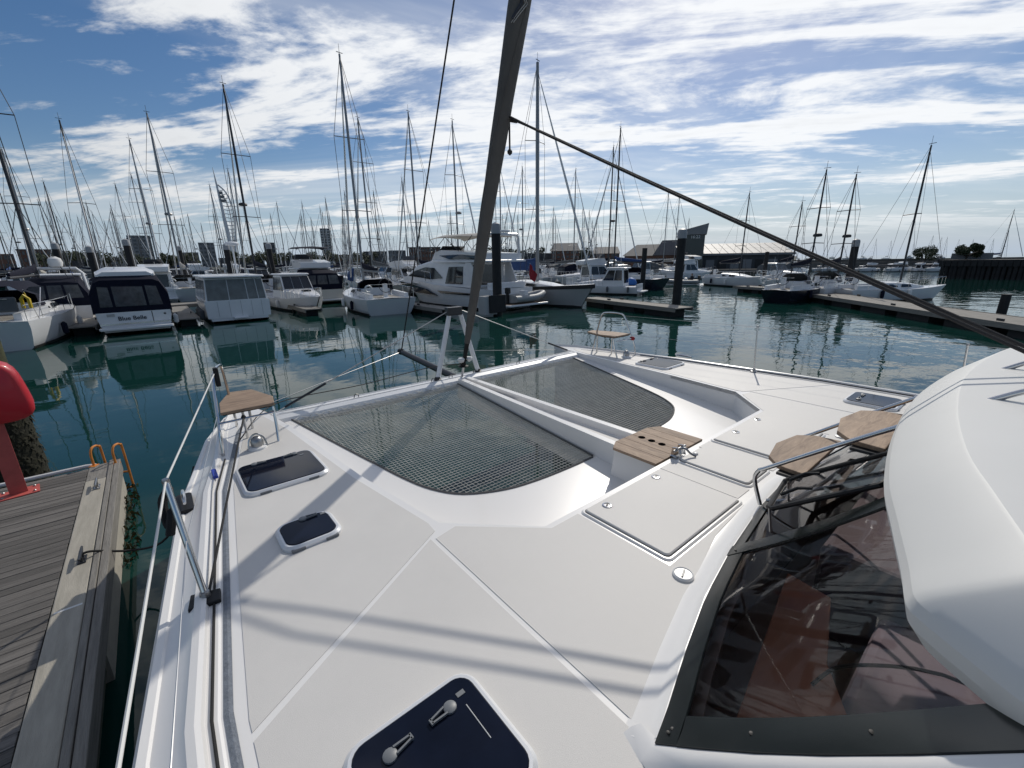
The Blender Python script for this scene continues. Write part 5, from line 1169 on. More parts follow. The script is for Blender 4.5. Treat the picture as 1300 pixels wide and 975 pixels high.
MB().box(-0.85, 0.30, -0.42, -0.28, 0.2, 1.2).build('guide_frame', 'pile_dark', bp_, bevel=0.02)
pile('tall black pile at the end of the finger pontoon in mid picture', 858, 390, 290, 0.27)
pile('black pile beside the boat with the blue tarpaulin', 815, 371, 315, 0.23, cap=False)
pile('leaning dark pile with pale cap on the long pontoon beside the dark hulled yacht', 1074, 373, 303, 0.27)
pile('short dark pile standing off the right end of the long pontoon', 1271, 398, 377, 0.2, cap=False)
pile('dark pile in front of the grey boatshed', 877, 352, 332, 0.22, cap=False)
pile('thin dark pile right of the white yacht before the boatshed', 968, 364, 320, 0.2, cap=False)
for lab, x, yt, dist in (('capped dark pile behind the sailing yacht at the left edge', 79, 308, 46), ('capped dark pile just right of the satellite dome', 121, 312, 44), ('capped dark pile rising behind the navy tent cruiser', 169, 303, 42), ('small dark pile between tent cruiser and boxy boat', 234, 312, 58),
                         ('capped dark pile above the boxy motor boat', 293, 309, 40), ('capped dark pile behind the bow-on cruiser', 346, 308, 40), ('dark pile behind the folded bimini cruiser', 473, 318, 50)):
    pile(lab, x, 345, yt, 0.21, dist=dist)

# ---- pontoons in the marina
def finger(label, a, b, wd, z=0.5, m='deck_far', skirt=True):
    a, b = Vector((a[0], a[1], 0)), Vector((b[0], b[1], 0)); d = b - a; L = d.length
    r = thing('floating_pontoon', label, 'pontoon', (a.x, a.y, 0), math.atan2(-d.x, d.y))
    n = max(3, int(L/3.0))
    for k in range(n):
        MB().box(-wd/2, wd/2, L*k/n+0.01, L*(k+1)/n-0.01, z-0.05, z).build('deck_panel', m, r)
    for s in (-1, 1): MB().box(s*(wd/2+0.03)-0.03, s*(wd/2+0.03)+0.03, 0, L, z-0.20, z+0.02).build('fender_beam', 'edge_wood', r)
    for k in range(n): MB().box(-wd/2+0.1, wd/2-0.1, L*k/n+0.45, L*(k+1)/n-0.45, -0.1, z-0.051).build('float', 'pile_dark', r)
    for k in range(1, n, 2):
        for s in (-1, 1): MB().bar((s*(wd/2-0.12), L*k/n-0.15, z+0.08), (s*(wd/2-0.12), L*k/n+0.15, z+0.08), 0.05, 0.10).build('cleat', 'spar_dark', r)
    return r
pa, pb = on(752, 379, 0.5), on(864, 391, 0.5)
f1 = finger('finger pontoon ending at the tall black pile in mid picture', (pa.x+0.6, pa.y+0.8), (pb.x+0.2, pb.y-0.1), 1.3)
for x_ in (795, 808):
    q = on(x_, 390, 0.3)
pa, pb = on(1040, 372, 0.5), on(1420, 425, 0.5)
finger('long walkway pontoon crossing the basin at the right', (pa.x, pa.y), (pb.x, pb.y), 2.0)
pa, pb = on(948, 364, 0.5), on(985, 368, 0.5)
finger('low pontoon behind the dark hulled yacht', (pa.x+1, pa.y+1), (pb.x+2, pb.y), 1.6)
finger('cross pontoon joining the front berths on the left', (-16, 38.6), (24, 38.6), 2.0)
for k, x_ in enumerate((-2.7, 1.35, 7.6, 13.4)):
    finger(('narrow finger pontoon left of the navy tent cruiser', 'narrow finger pontoon between tent cruiser and boxy boat', 'narrow finger pontoon right of the bow-on cruiser', 'narrow finger pontoon between open transom yacht and flybridge yacht')[k], (x_, 28.2 if k < 3 else 22.0), (x_, 37.5), 0.9, 0.42)

# ---- boats on the right
def mast_xy(x, y, ztop):
    d = ray(x, y); return CAM + d*((ztop - CAM.z)/d.z)
def yacht_at_mast(label, mx, my, D, rz, L, ymf=0.56, **kw):
    """sailing yacht whose mast top shows at pixel (mx, my), D metres away"""
    d = ray(mx, my); t = D/math.hypot(d.x, d.y); p = CAM + d*t
    ym = L*ymf; off = Vector((-math.sin(rz), math.cos(rz)))*ym
    return sail_yacht(label, (p.x - off.x, p.y - off.y, 0), rz, L=L, Hm=p.z - 0.1, ym=ym, **kw)
yacht_at_mast('black hulled sailing yacht with white decks at the right hand pontoon', 1050, 213, 39.5, R(-95), 8.6, B=2.7, m='boat_navy', mm='mast_dark', cover='canvas_navy', hood='canvas_grey', radar=True, fs_=0.85, fb=1.1, thin=0.012, r=0.062, jib=False)
yacht_at_mast('white sailing yacht with dark mast and radar behind the black hulled yacht', 1088, 219, 42.5, R(-95), 8.2, B=2.7, mm='mast_dark', radar=True, hood='canvas_grey', fs_=0.85, fb=1.05, thin=0.012, r=0.062, jib=False)
yacht_at_mast('small white sailing yacht lying alone alongside the long walkway', 1183, 182, 41.0, R(-128), 7.4, B=2.5, mm='mast_dark', cover=None, hood=None, fs_=0.8, fb=1.0, nsp=1, thin=0.011, r=0.06, jib=False, ymf=0.55)
yacht_at_mast('white sailing yacht moored in front of the grey boatshed', 952, 243, 54, R(160), 8.0, B=2.8, mm='mast_dark', fs_=0.9, fb=1.15, hood=None, thin=0.012, r=0.062, jib=False)
yacht_at_mast('slim masted sailing yacht left of the black hulled yacht', 1019, 255, 52, R(-95), 8, B=2.7, mm='mast_dark', thin=0.012, r=0.062, jib=False, hood=None)
cruiser('low white boat with blue tarpaulin in its cockpit beside the finger pontoon', (*gp(812, 374)[:2], 0), R(20), 6.2, 2.2, 0.7, 0.95)
q = gp(800, 372); tag(MB().lathe([(0.5, 0), (0.55, 0.2), (0.4, 0.5), (0.1, 0.65)], 12, (q[0], q[1], 0.75)).build('tarpaulin', 'tarp_blue', None, smooth=True), 'bundled bright blue tarpaulin on the low white boat', 'tarpaulin')
ri = rib('small grey inflatable speeding across the open basin with its helmsman', (*gp(886, 361)[:2], 0.02), R(35), 4.2)
def person(loc, rz):
    h = thing('person', 'person in dark jacket seated at the stern of the speeding inflatable', 'person', loc, rz)
    b = MB()
    b.tube([(0,0,0.0), (0,0,0.22), (0,0.02,0.48), (0,0.02,0.58)], [0.16, 0.17, 0.20, 0.09], 10)
    for s in (-1, 1):
        b.tube([(s*0.2, 0.02, 0.50), (s*0.26, 0.12, 0.30), (s*0.16, 0.32, 0.26)], [0.065, 0.055, 0.045], 8)
        b.tube([(s*0.09, 0.0, 0.02), (s*0.13, 0.40, 0.06), (s*0.13, 0.45, -0.30)], [0.10, 0.08, 0.06], 8)
    b.build('body', 'cloth_dark', h, smooth=True)
    MB().lathe([(0.03, -0.14), (0.075, -0.09), (0.095, 0.0), (0.08, 0.08), (0.02, 0.125)], 12, (0, 0.03, 0.72)).build('head', 'skin', h, smooth=True)
    MB().lathe([(0.10, 0.0), (0.098, 0.05), (0.07, 0.11), (0.01, 0.135)], 12, (0, 0.015, 0.73)).build('hair', 'cloth_dark', h, smooth=True)
person((ri.location.x - 0.1, ri.location.y + 0.75, 0.42), R(35))
# wake
wk = MB(); a = Vector((ri.location.x, ri.location.y, 0)); back = Vector((math.sin(R(35)), -math.cos(R(35)), 0)); sd_ = Vector((back.y, -back.x, 0))
for k in range(420):
    t = random.random(); dist = t*16; spread = 0.5 + dist*0.16
    c = a + back*dist + sd_*random.choice((-1, 1))*(spread*random.uniform(0.55, 1.0)); sx = random.uniform(.15, .5)*(1.1-t); 
    n = 6; ang = random.uniform(0, 6.28)
    ring = [(c.x + math.cos(ang + 6.283*j/n)*sx*random.uniform(.6,1.3), c.y + math.sin(ang + 6.283*j/n)*sx*random.uniform(.6,1.3), 0.006) for j in range(n)]
    wk.add(ring + [(c.x, c.y, 0.03 + 0.10*(1-t)*random.random())], [(j, (j+1) % n, n) for j in range(n)])
tag(wk.build('wake', 'foam', None), kind='stuff', label='white foam wake trailing behind the speeding inflatable')

# ---- named masts of the crowded berths (pixel of the mast top, height)
FLEET = [
 (2, 189, 14.5, 'mast_alu', 'sailing yacht whose mast and spreaders rise at the far left edge'),
 (75, 152, 15.5, 'mast_dark', 'sailing yacht with dark leaning-looking mast and radar left of the tent cruiser'),
 (186, 143, 16.5, 'mast_alu', 'sailing yacht with the tall pale mast behind the navy tent cruiser'),
 (164, 177, 15.5, 'mast_alu', 'sailing yacht whose mast stands just left of the tall pale mast'),
 (283, 107, 16.5, 'mast_dark', 'sailing yacht with tall black mast right of the white sail-shaped tower'),
 (266, 235, 14, 'mast_alu', 'sailing yacht whose mast touches the left of the sail-shaped tower'),
 (289, 215, 15, 'mast_alu', 'sailing yacht with pale mast just behind the tall black mast'),
 (454, 150, 16, 'mast_alu', 'sailing yacht with shorter mast just right of the tallest mid-left mast'),
 (518, 142, 16, 'mast_alu', 'sailing yacht with tall mast midway between open transom yacht and furled sail'),
 (574, 153, 16.5, 'mast_alu', 'sailing yacht with tall mast directly behind the flybridge yacht bow'),
 (634, 204, 15, 'mast_alu', 'sailing yacht whose mast rises above the capped black pile'),
 (663, 212, 15, 'mast_alu', 'sailing yacht with mast between black pile and grey hulled yacht'),
 (731, 215, 15, 'mast_alu', 'sailing yacht with mast just right of the grey hulled yacht mast'),
 (788, 162, 16, 'mast_dark', 'sailing yacht with the right one of two dark masts in mid picture'),
 (779, 186, 15.5, 'mast_dark', 'sailing yacht with the left one of two dark masts in mid picture'),
 (849, 243, 13.5, 'mast_alu', 'sailing yacht with mast just left of the tall finger pontoon pile'),
 (863, 247, 14.5, 'mast_alu', 'sailing yacht with mast seen just behind the tall finger pontoon pile'),
 (875, 277, 11, 'mast_alu', 'sailing yacht with short mast in front of the slanted grey tower'),
 (1288, 266, 15, 'mast_dark', 'sailing yacht with dark mast beyond the old pier at the right edge'),
]
protos = []
for k, (mm, hood, cov, rad, nsp, hm) in enumerate((('mast_alu', 'canvas_navy', 'canvas_navy', False, 2, 'boat_white'), ('mast_alu', 'canvas_grey', 'canvas_sand', True, 2, 'boat_white'), ('mast_dark', 'canvas_navy', 'canvas_blue', False, 1, 'boat_navy'), ('mast_alu', None, 'canvas_grey', False, 3, 'boat_cream'), ('mast_dark', 'canvas_grey', 'canvas_navy', True, 2, 'boat_white'))):
    protos.append(sail_yacht('distant sailing yacht among the crowded masts on the left', (0, -300 - 20*k, 0), 0, 10.5, 3.4, 15.0, mm=mm, hood=hood, cover=cov, radar=rad, nsp=nsp, m=hm, thin=0.015, r=0.078))
def place(proto, label, x, y, Hm, rz, group=None):
    d = ray(x, y); p = CAM + d*((Hm - CAM.z)/d.z) if d.z > 0 else None
    s = Hm/15.0; ym = 10.5*0.56*s; off = Vector((-math.sin(rz), math.cos(rz)))*ym
    o = copy_tree(proto); o.scale = (s, s, s); o.location = (p.x - off.x, p.y - off.y, 0); o.rotation_euler[2] = rz
    o['label'] = label
    if group: o['group'] = group
    elif 'group' in o: del o['group']
    return o
for x, y, Hm, mm, lab in FLEET:
    place(protos[random.choice((0, 1, 3) if mm == 'mast_alu' else (2, 4))], lab, x, y, Hm, random.choice((0.0, R(180))) + random.uniform(-.05, .05))
far_tops = [(55,231),(82,269),(48,254),(109,257),(146,234),(140,260),(166,221),(132,281),(229,277),(238,272),(255,284),(351,257),(383,257),(343,272),(382,272),(0,245),(98,275),(58,254),(510,226),(437,243),(474,243),(434,263),(406,263),(413,252),(521,268),(629,252),(681,241),(703,263),(758,274),(740,265),(-20,240),(-35,262)]
for k in range(62):
    x = random.uniform(-30, 770); far_tops.append((x, random.uniform(262, 304) + 0.008*(650-x)))
GL = 'distant sailing yachts in the crowded berths'
FAR = []
for x, y in far_tops:
    pi = random.randrange(5)
    o = place(protos[pi], 'x', x, y, random.uniform(12.5, 16.5), random.choice((0.0, R(180), R(90), R(-90))) + random.uniform(-.06, .06), GL)
    FAR.append((pi, x, o))
BRK = []
for k, (x, y) in enumerate([(1113,303),(1132,305),(1161,306),(1185,299),(1196,301),(1203,301),(1218,304),(1236,304),(1281,293),(1262,303),(1097,308),(1076,312),(1030,312),(1014,308),(1002,312),(985,308),(1060,313)]):
    pi = random.randrange(5)
    BRK.append((pi, x, place(protos[pi], 'x', x, y, random.uniform(9.5, 12.5), random.choice((R(60), R(-110))), 'distant yachts along the breakwater')))
ORD = ['first', 'second', 'third', 'fourth', 'fifth', 'sixth', 'seventh', 'eighth', 'ninth', 'tenth', 'eleventh', 'twelfth', 'thirteenth', 'fourteenth']
def ordinal(i, n):
    if n == 1: return ''
    if n == 2: return ('left', 'right')[i] + ' one of two, '
    if i == 0: return 'leftmost, '
    if i == n-1: return 'rightmost, '
    return ORD[i] + ' from left, '
LOOK = ['white yacht with navy cover', 'white yacht with sand cover', 'navy hulled yacht', 'cream yacht', 'dark masted white yacht']
ZONES = [(45, 'at the left picture edge'), (130, 'behind the radar arch cruiser'), (220, 'behind the navy tent cruiser'), (300, 'around the sail-shaped tower'), (400, 'above the boxy boat'), (470, 'behind the folded bimini cruiser'), (560, 'behind the open transom yacht'), (640, 'behind the furled sail'), (700, 'behind the flybridge yacht'), (9999, 'right of the flybridge yacht')]
zone = lambda x: next(t for lim, t in ZONES if x < lim)
def name_all(items, look, zones=True):
    sets = {}
    for pi, x, o in items: sets.setdefault((pi, zone(x) if zones else ''), []).append((x, o))
    for (pi, zt), l in sets.items():
        l.sort(key=lambda q: q[0])
        for i, (x, o) in enumerate(l): o['label'] = ('distant ' + ordinal(i, len(l)) + look[pi] + ' ' + zt).strip()
name_all(FAR, LOOK)
name_all(BRK, [l + ' beyond the breakwater' for l in LOOK], False)
for o in protos:
    for c in list(o.children):
        for g in list(c.children):
            for h_ in list(g.children): bpy.data.objects.remove(h_)
            bpy.data.objects.remove(g)
        bpy.data.objects.remove(c)
    bpy.data.objects.remove(o)
# motor boats of the second rows
row = [(150, 372, 'canvas_navy', 0), (205, 384, None, 1), (228, 362, 'canvas_grey', 0), (30, 372, None, 0), (300, 360, None, 1), (322, 366, 'canvas_navy', 0), (455, 366, 'canvas_blue', 0), (500, 368, None, 1)]
labs = ['small white cruiser just behind the tent cruiser roof', 'white flybridge boat seen between tent cruiser and boxy boat', 'white cruiser with grey canopy behind the boxy boat', 'white cruiser behind the left edge sailing yacht', 'white flybridge cruiser showing above the boxy boat roof', 'white cruiser with navy canopy right of the boxy boat', 'cruiser with blue canopy behind the open transom yacht', 'white flybridge boat behind the flybridge yacht bow']
for (x, y, tn, fl), lb_ in zip(row, labs):
    cruiser(lb_, gp(x, y), random.choice((0, R(180))) + random.uniform(-.05, .05), random.uniform(7.5, 9.5), random.uniform(2.7, 3.1), tent=tn, fly=bool(fl))
cp = cruiser('x', (0, -400, 0), 0, 8, 2.8, tent='canvas_navy'); cp2 = cruiser('x', (0, -420, 0), 0, 8.5, 2.9, fly=True); cp3 = cruiser('x', (0, -440, 0), 0, 7, 2.5, glass='grey_window', tent='canvas_grey')
CR = {}
def place_cr(x, y, label, group, rz, k=1.0):
    pi = random.randrange(3); o = copy_tree((cp, cp2, cp3)[pi]); o['look'] = pi; o.location = gp(x, y); o.rotation_euler[2] = rz; o['label'] = label; o['group'] = group
    s = random.uniform(0.8, 1.1)*k; o.scale = (s, s, s)
    CR.setdefault(group, []).append((x, o))
for k in range(26):
    place_cr(random.uniform(-10, 560), random.uniform(350, 362), 'distant white motor boat among the crowded berths on the left', 'distant motor boats on the left', random.choice((0, R(180), R(90))))
for x, y in ((775, 360), (800, 356), (830, 354), (852, 355), (760, 352), (725, 366), (745, 358), (712, 360), (888, 351), (990, 352), (965, 356), (700, 352), (835, 349), (790, 349)):
    place_cr(x, y, 'moored white motor boat in the berths before the boatsheds', 'motor boats before the boatsheds', random.choice((R(70), R(-110), R(160), R(-20))))
for k in range(13):
    place_cr(1048 + k*12.5 + random.uniform(-3, 3), 344.5, 'small white motor boat in the row below the breakwater', 'motor boats below the breakwater', random.choice((R(60), R(-120))), 0.5)
CL = ['navy canopy cruiser', 'flybridge cruiser', 'grey canopy cruiser']
for g, l in CR.items():
    zt = {'distant motor boats on the left': None, 'motor boats before the boatsheds': ' before the boatsheds', 'motor boats below the breakwater': ' below the breakwater'}[g]
    name_all([(o['look'], x, o) for x, o in l], CL if zt is None else [c + zt for c in CL], zt is None)
    for x, o in l: del o['look']
for o in (cp, cp2, cp3):
    for c in list(o.children):
        for g in list(c.children): bpy.data.objects.remove(g)
        bpy.data.objects.remove(c)
    bpy.data.objects.remove(o)

# ---- far shore, breakwater, buildings
def sector(x0, x1, d0, d1, n=24):
    a = [depth(x0 + (x1-x0)*k/n, 335, d0) for k in range(n+1)]; b = [depth(x0 + (x1-x0)*k/n, 335, d1) for k in range(n+1)]
    return [(p.x, p.y) for p in a], [(p.x, p.y) for p in b]
na, nb_ = sector(-400, 1010, 235, 1500)
sh = MB(); sh.loft([[(x, y, -1.0) for x, y in na], [(x, y, 1.3) for x, y in na], [(x, y, 2.4) for x, y in nb_], [(x, y, -1) for x, y in nb_]])
tag(sh.build('shore', 'shore', None), kind='structure')
def building(label, x0, x1, ytop, D, m='wall_grey', deep=12, roof=None, rows=0, cols=0, name='building', ybase=None, win='far_glass', pitch=2.0):
    a, b = depth(x0, 332, D), depth(x1, 332, D); a.z = b.z = 0
    wd = (b-a).length; c = (a+b)/2; d = (b-a).normalized(); rz = math.atan2(d.y, d.x)
    v = None; h = 3.0
    for k in range(3000):
        h = 1.0 + k*0.1; v = cam_m.transposed() @ (Vector((c.x, c.y, h)) - CAM)
        if CY - F*v.y/(-v.z) <= ytop: break
    if roof == 'gable': he = max(2.5, h - pitch)
    else: he = h
    r = thing(name, label, 'building', (c.x, c.y, 0), rz)
    MB().box(-wd/2, wd/2, 0, deep, -0.5, he).build('wall', m, r)
    if roof == 'gable':
        MB().add([(-wd/2-.3,-.4,he+.01),(wd/2+.3,-.4,he+.01),(wd/2+.3,deep+.4,he+.01),(-wd/2-.3,deep+.4,he+.01),(-wd/2+wd*0.06,deep/2,h),(wd/2-wd*0.06,deep/2,h)], [(0,1,5,4),(1,2,5),(2,3,4,5),(3,0,4),(3,2,1,0)]).build('roof', 'roof_slate', r)
    elif roof: MB().box(-wd/2-.2, wd/2+.2, -.2, deep+.2, he, he+0.5).build('roof', roof, r)
    if rows:
        wm = MB(); wsx = wd/cols
        for j in range(rows):
            for i_ in range(cols):
                x = -wd/2 + wsx*(i_+0.5); z = 1.6 + (he-1.6)*(j+0.35)/rows
                wm.box(x-wsx*.3, x+wsx*.3, -0.06, 0.05, z, z + (he-1.6)/rows*0.5)
        tag(wm.build('windows', win, r), kind='stuff')
    return r
def L_(n): return n
building('pale grey apartment block rising behind the navy tent cruiser', 168, 198, 299, 420, 'wall_grey', rows=9, cols=5)
building('low brown terrace at the far left shore', 25, 72, 318, 300, 'brick_brown', rows=3, cols=9, roof='roof_slate')
building('grey office block left of the sail-shaped tower', 256, 276, 308, 420, 'wall_grey', rows=6, cols=4)
building('narrow pale tower block right of the bow-on cruiser', 411, 423, 290, 520, 'wall_pale', rows=14, cols=3)
building('small flat block right of the sail-shaped tower', 338, 352, 308, 430, 'wall_dark', rows=5, cols=3)
building('long terrace behind the flybridge yacht bow', 520, 560, 315, 240, 'brick_brown', rows=3, cols=10, roof='roof_slate')
building('stepped grey block left of the long terrace', 494, 516, 318, 250, 'wall_grey', rows=3, cols=5)
building('flat roofed block behind the flybridge yacht', 568, 602, 318, 260, 'wall_dark', rows=3, cols=7)
building('gabled brick house right of the grey hulled yacht mast', 700, 735, 308, 170, 'brick_brown', roof='gable', rows=3, cols=6, pitch=3)
building('gabled brick house with hipped roof in mid picture', 752, 786, 313, 170, 'brick_brown', roof='gable', rows=2, cols=6, pitch=2.5)
building('low dark quay building behind the two dark masts', 640, 700, 322, 190, 'wall_dark', rows=2, cols=10)
random.seed(21)
fill = [(-30, 20), (74, 120), (122, 165), (200, 230), (232, 254), (278, 336), (354, 380), (382, 408), (426, 460), (462, 492), (604, 640), (736, 752)]
fl_l = ['far low grey block at the left end of the shore', 'far low block behind the satellite dome', 'far low block left of the pale apartment block', 'far low block right of the pale apartment block', 'far low block left of the grey office block', 'far long low range behind the sail-shaped tower', 'far low block left of the narrow tower block', 'far low block beside the narrow tower block', 'far dark range right of the narrow tower block', 'far low range behind the open transom yacht mast', 'far low block beside the furled sail', 'far low block between the brick houses']
for (a, b), lb_ in zip(fill, fl_l): building(lb_, a, b, random.uniform(318, 326) + 0.008*(650-a)*0.6, random.uniform(280, 400), random.choice(('wall_dark', 'wall_grey', 'brick_brown', 'wall_dark')), rows=2, cols=max(4, int((b-a)/5)))
# boatshed with pale roof lights, tower with slanted top, house range
def boatshed():
    a, b = depth(862, 340, 94), depth(1004, 340, 100); a.z = b.z = 0; d = (b-a).normalized(); wd = (b-a).length
    r = thing('boatshed', 'long grey boatshed with pale translucent roof behind the basin', 'building', tuple((a+b)/2), math.atan2(d.y, d.x))
    MB().box(-wd/2, wd/2, 0, 14, -1, 3.6).build('wall', 'wall_dark', r)
    for k in range(9):
        x = -wd/2 + wd*(k+0.5)/9; MB().box(x-wd/26, x+wd/26, -0.12, 0.05, 0.4, 2.6).build('bay_door', 'wall_grey' if k % 3 else 'boot_black', r)
    MB().box(-wd/2-0.3, wd/2+0.3, -0.5, -0.3, 3.4, 3.75).build('fascia', 'wall_grey', r)
    n = 14
    for k in range(n):
        for j in range(2):
            x0 = -wd/2 + wd*k/n + 0.05; x1 = -wd/2 + wd*(k+1)/n - 0.05; y0, y1 = (-0.4, 3.2) if j == 0 else (3.25, 7.0); z = lambda y_: 3.72 + (y_+0.4)*0.27
            MB().add([(x0,y0,z(y0)),(x1,y0,z(y0)),(x1,y1,z(y1)),(x0,y1,z(y1)),(x0,y0,z(y0)+.06),(x1,y0,z(y0)+.06),(x1,y1,z(y1)+.06),(x0,y1,z(y1)+.06)], [(3,2,1,0),(4,5,6,7),(0,1,5,4),(1,2,6,5),(2,3,7,6),(3,0,4,7)]).build('roof_panel', 'roof_pale', r)
    MB().hexa([(-wd/2,0,3.58),(wd/2,0,3.58),(wd/2,14,3.58),(-wd/2,14,3.58)], [(-wd/2,6.9,5.68),(wd/2,6.9,5.68),(wd/2,7.1,5.68),(-wd/2,7.1,5.68)]).build('roof_core', 'roof_slate', r)
boatshed()
def harbour_tower():
    p = depth(878, 345, 91); a, b = depth(866, 340, 91), depth(891, 340, 91); wd = (b-a).length; d = (b-a).normalized()
    r = thing('harbour_tower', 'dark green glass harbour tower with slanted grey top and lit digits', 'building', (p.x, p.y, 0), math.atan2(d.y, d.x))
    MB().box(-wd/2, wd/2, 0, 3.8, -1, 7.2).build('shaft', 'tower_glass', r)
    hd = MB().hexa([(-wd/2-.35,-.35,7.2),(wd/2+.25,-.35,7.2),(wd/2+.25,4.1,7.2),(-wd/2-.35,4.1,7.2)], [(-wd/2-.5,-.45,8.0),(wd/2+.45,-.45,9.1),(wd/2+.45,4.2,9.1),(-wd/2-.5,4.2,8.0)]).build('slanted_head', 'wall_grey', r)
    text_part(r, '16:22', 0.75, (0.1, -0.06, 6.75), (R(90), 0, 0), 'letters_pale', 'digits', 0.02)
    MB().box(-wd/2-1.1, -wd/2-0.02, 0.5, 3.0, -1, 6.0).build('stair_shaft', 'wall_grey', r)
harbour_tower()
def house_range():
    a, b = depth(792, 340, 100), depth(866, 340, 98); a.z = b.z = 0; d = (b-a).normalized(); wd = (b-a).length
    r = thing('quay_house', 'slate roofed quay house with white awning left of the harbour tower', 'building', tuple((a+b)/2), math.atan2(d.y, d.x))
    MB().box(-wd/2, wd/2, 0, 9, -1, 3.6).build('wall', 'brick_brown', r)
    MB().add([(-wd/2-.4,-.5,3.6),(wd/2+.1,-.5,3.6),(wd/2+.1,9.4,3.6),(-wd/2-.4,9.4,3.6),(-wd/2+1.6,4.5,6.0),(wd/2-0.1,4.5,6.0)], [(0,1,5,4),(1,2,5),(2,3,4,5),(3,0,4),(3,2,1,0)]).build('roof', 'roof_slate', r)
    MB().add([(0,-.6,3.65),(wd/2+.05,-.6,3.65),(wd/2+.05,5,3.65),(0,5,3.65),(1.2,3.0,6.7),(wd/2,3.0,6.7)], [(0,1,5,4),(1,2,5),(2,3,4,5),(3,0,4),(3,2,1,0)]).build('upper_roof', 'roof_slate', r)
    MB().hexa([(-wd*0.28,-2.2,2.3),(wd*0.40,-2.2,2.3),(wd*0.40,-.05,2.9),(-wd*0.28,-.05,2.9)], [(-wd*0.28,-2.2,2.4),(wd*0.40,-2.2,2.4),(wd*0.40,-.05,3.0),(-wd*0.28,-.05,3.0)]).build('awning', 'buoy_white', r)
    for k in range(7):
        x = -wd/2 + wd*(k+0.5)/7; MB().box(x-0.5, x+0.5, -0.07, 0.05, 0.6, 2.0).build('window', 'far_glass', r)
house_range()
# quay strip under these buildings
qa = [depth(x, 340, D) for x, D in ((690, 150), (790, 96), (860, 90), (1006, 92))]; qb = [depth(x, 340, D) for x, D in ((690, 300), (790, 300), (860, 300), (1006, 300))]
tag(MB().loft([[(p.x, p.y, -1) for p in qa], [(p.x, p.y, 0.9) for p in qa], [(p.x, p.y, 0.9) for p in qb]]).build('quay', 'stone', None), kind='structure')
# breakwater: stone wall with coping blocks
def breakwater():
    a, b = depth(1000, 340, 118), depth(1420, 340, 150); a.z = b.z = 0; d = (b-a).normalized(); wd = (b-a).length
    r = thing('breakwater', 'long low stone breakwater closing the basin on the right', 'breakwater', tuple(a), math.atan2(d.y, d.x))
    n = 40; 
    for k in range(n):
        h = 1.55 + random.uniform(-.05, .05)
        MB().hexa([(wd*k/n,-.9,-1),(wd*(k+1)/n-.04,-.9,-1),(wd*(k+1)/n-.04,3,-1),(wd*k/n,3,-1)], [(wd*k/n,0,h),(wd*(k+1)/n-.04,0,h),(wd*(k+1)/n-.04,2.5,h),(wd*k/n,2.5,h)]).build('wall_block', 'stone', r)
    MB().box(0, wd, 1.6, 2.4, 1.5, 2.15).build('parapet', 'stone', r)
breakwater()
# old pier at the right edge
def old_pier():
    a = on(1188, 353); b = on(1330, 356); d = (b-a).normalized(); wd = (b-a).length
    r = thing('old_pier', 'dark timber pier on close set piles at the right edge', 'pier', (a.x, a.y, 0), math.atan2(d.y, d.x))
    pm = MB().tube([(0,0,-1),(0,0,2.1)], 0.22, 8).mesh('pile', 'pile_dark', True, 50)
    for k in range(22):
        for j in range(2):
            o = link('pile', pm, r); o.location = (0.3 + wd*k/22 + random.uniform(-.1,.1), 0.2 + j*4 + random.uniform(-.1,.1), random.uniform(-.1, .1))
    MB().box(-0.2, wd, -0.1, 6, 1.9, 2.3).build('deck', 'pile_dark', r)
    MB().box(0.3, wd, 3.6, 4.0, -0.5, 1.9).build('back_wall', 'boot_black', r)
    n = 16
    for k in range(n): MB().box(wd*k/n+0.03, wd*(k+1)/n-0.03, -0.2, -0.1, 1.5, 2.15).build('fender_board', 'pile_dark', r)
    hs_ = building('flat roofed pale hut on the old pier', 1206, 1259, 322, math.hypot(a.x, a.y)+4, 'wall_grey', deep=4, name='pier_hut')
old_pier()
def tree(label, x, y, D, w_, h_, zb, name='tree', seed=1):
    rnd = random.Random(seed); p = depth(x, y, D)
    r = thing(name, label, 'tree', (p.x, p.y, zb))
    tk = MB(); tk.tube([(0,0,-0.3), (0.05,0,h_*0.3), (0,0.05,h_*0.55)], [0.14, 0.10, 0.05], 7)
    for k in range(6):
        a = k*1.05; tk.tube([(0,0,h_*0.25), (math.cos(a)*w_*0.2, math.sin(a)*w_*0.2, h_*0.5), (math.cos(a)*w_*0.36, math.sin(a)*w_*0.36, h_*0.65)], [0.07, 0.05, 0.02], 5)
    tk.build('trunk', 'bark', r)
    cl = [(rnd.uniform(-.5,.5)*w_*0.8, rnd.uniform(-.5,.5)*w_*0.5, h_*rnd.uniform(0.45, 0.9), rnd.uniform(.18,.30)*min(w_, h_)) for k in range(10)]
    lv = MB()
    for k in range(2600):
        cx, cy, cz, cr = rnd.choice(cl); v = Vector((rnd.gauss(0,1), rnd.gauss(0,1), rnd.gauss(0,1))).normalized()*cr*rnd.uniform(.5, 1.05)
        c = Vector((cx, cy, cz)) + v; u = Vector((rnd.gauss(0,1), rnd.gauss(0,1), rnd.gauss(0,1))).normalized()*0.13; q_ = u.orthogonal().normalized()*0.08
        lv.add([c-u, c+q_, c+u, c-q_], [(0,1,2,3)])
    lv.build('crown', 'leaf', r)
pd = on(1188, 353); PD = math.hypot(pd.x, pd.y)
tree('broad dark bush growing on the old pier', 1226, 330, PD + 3.0, 4.2, 1.9, 2.2, 'bush', 3)
tree('small dark bush left of the old pier hut', 1174, 332, 120, 5, 3.0, 1.2, 'bush', 5)
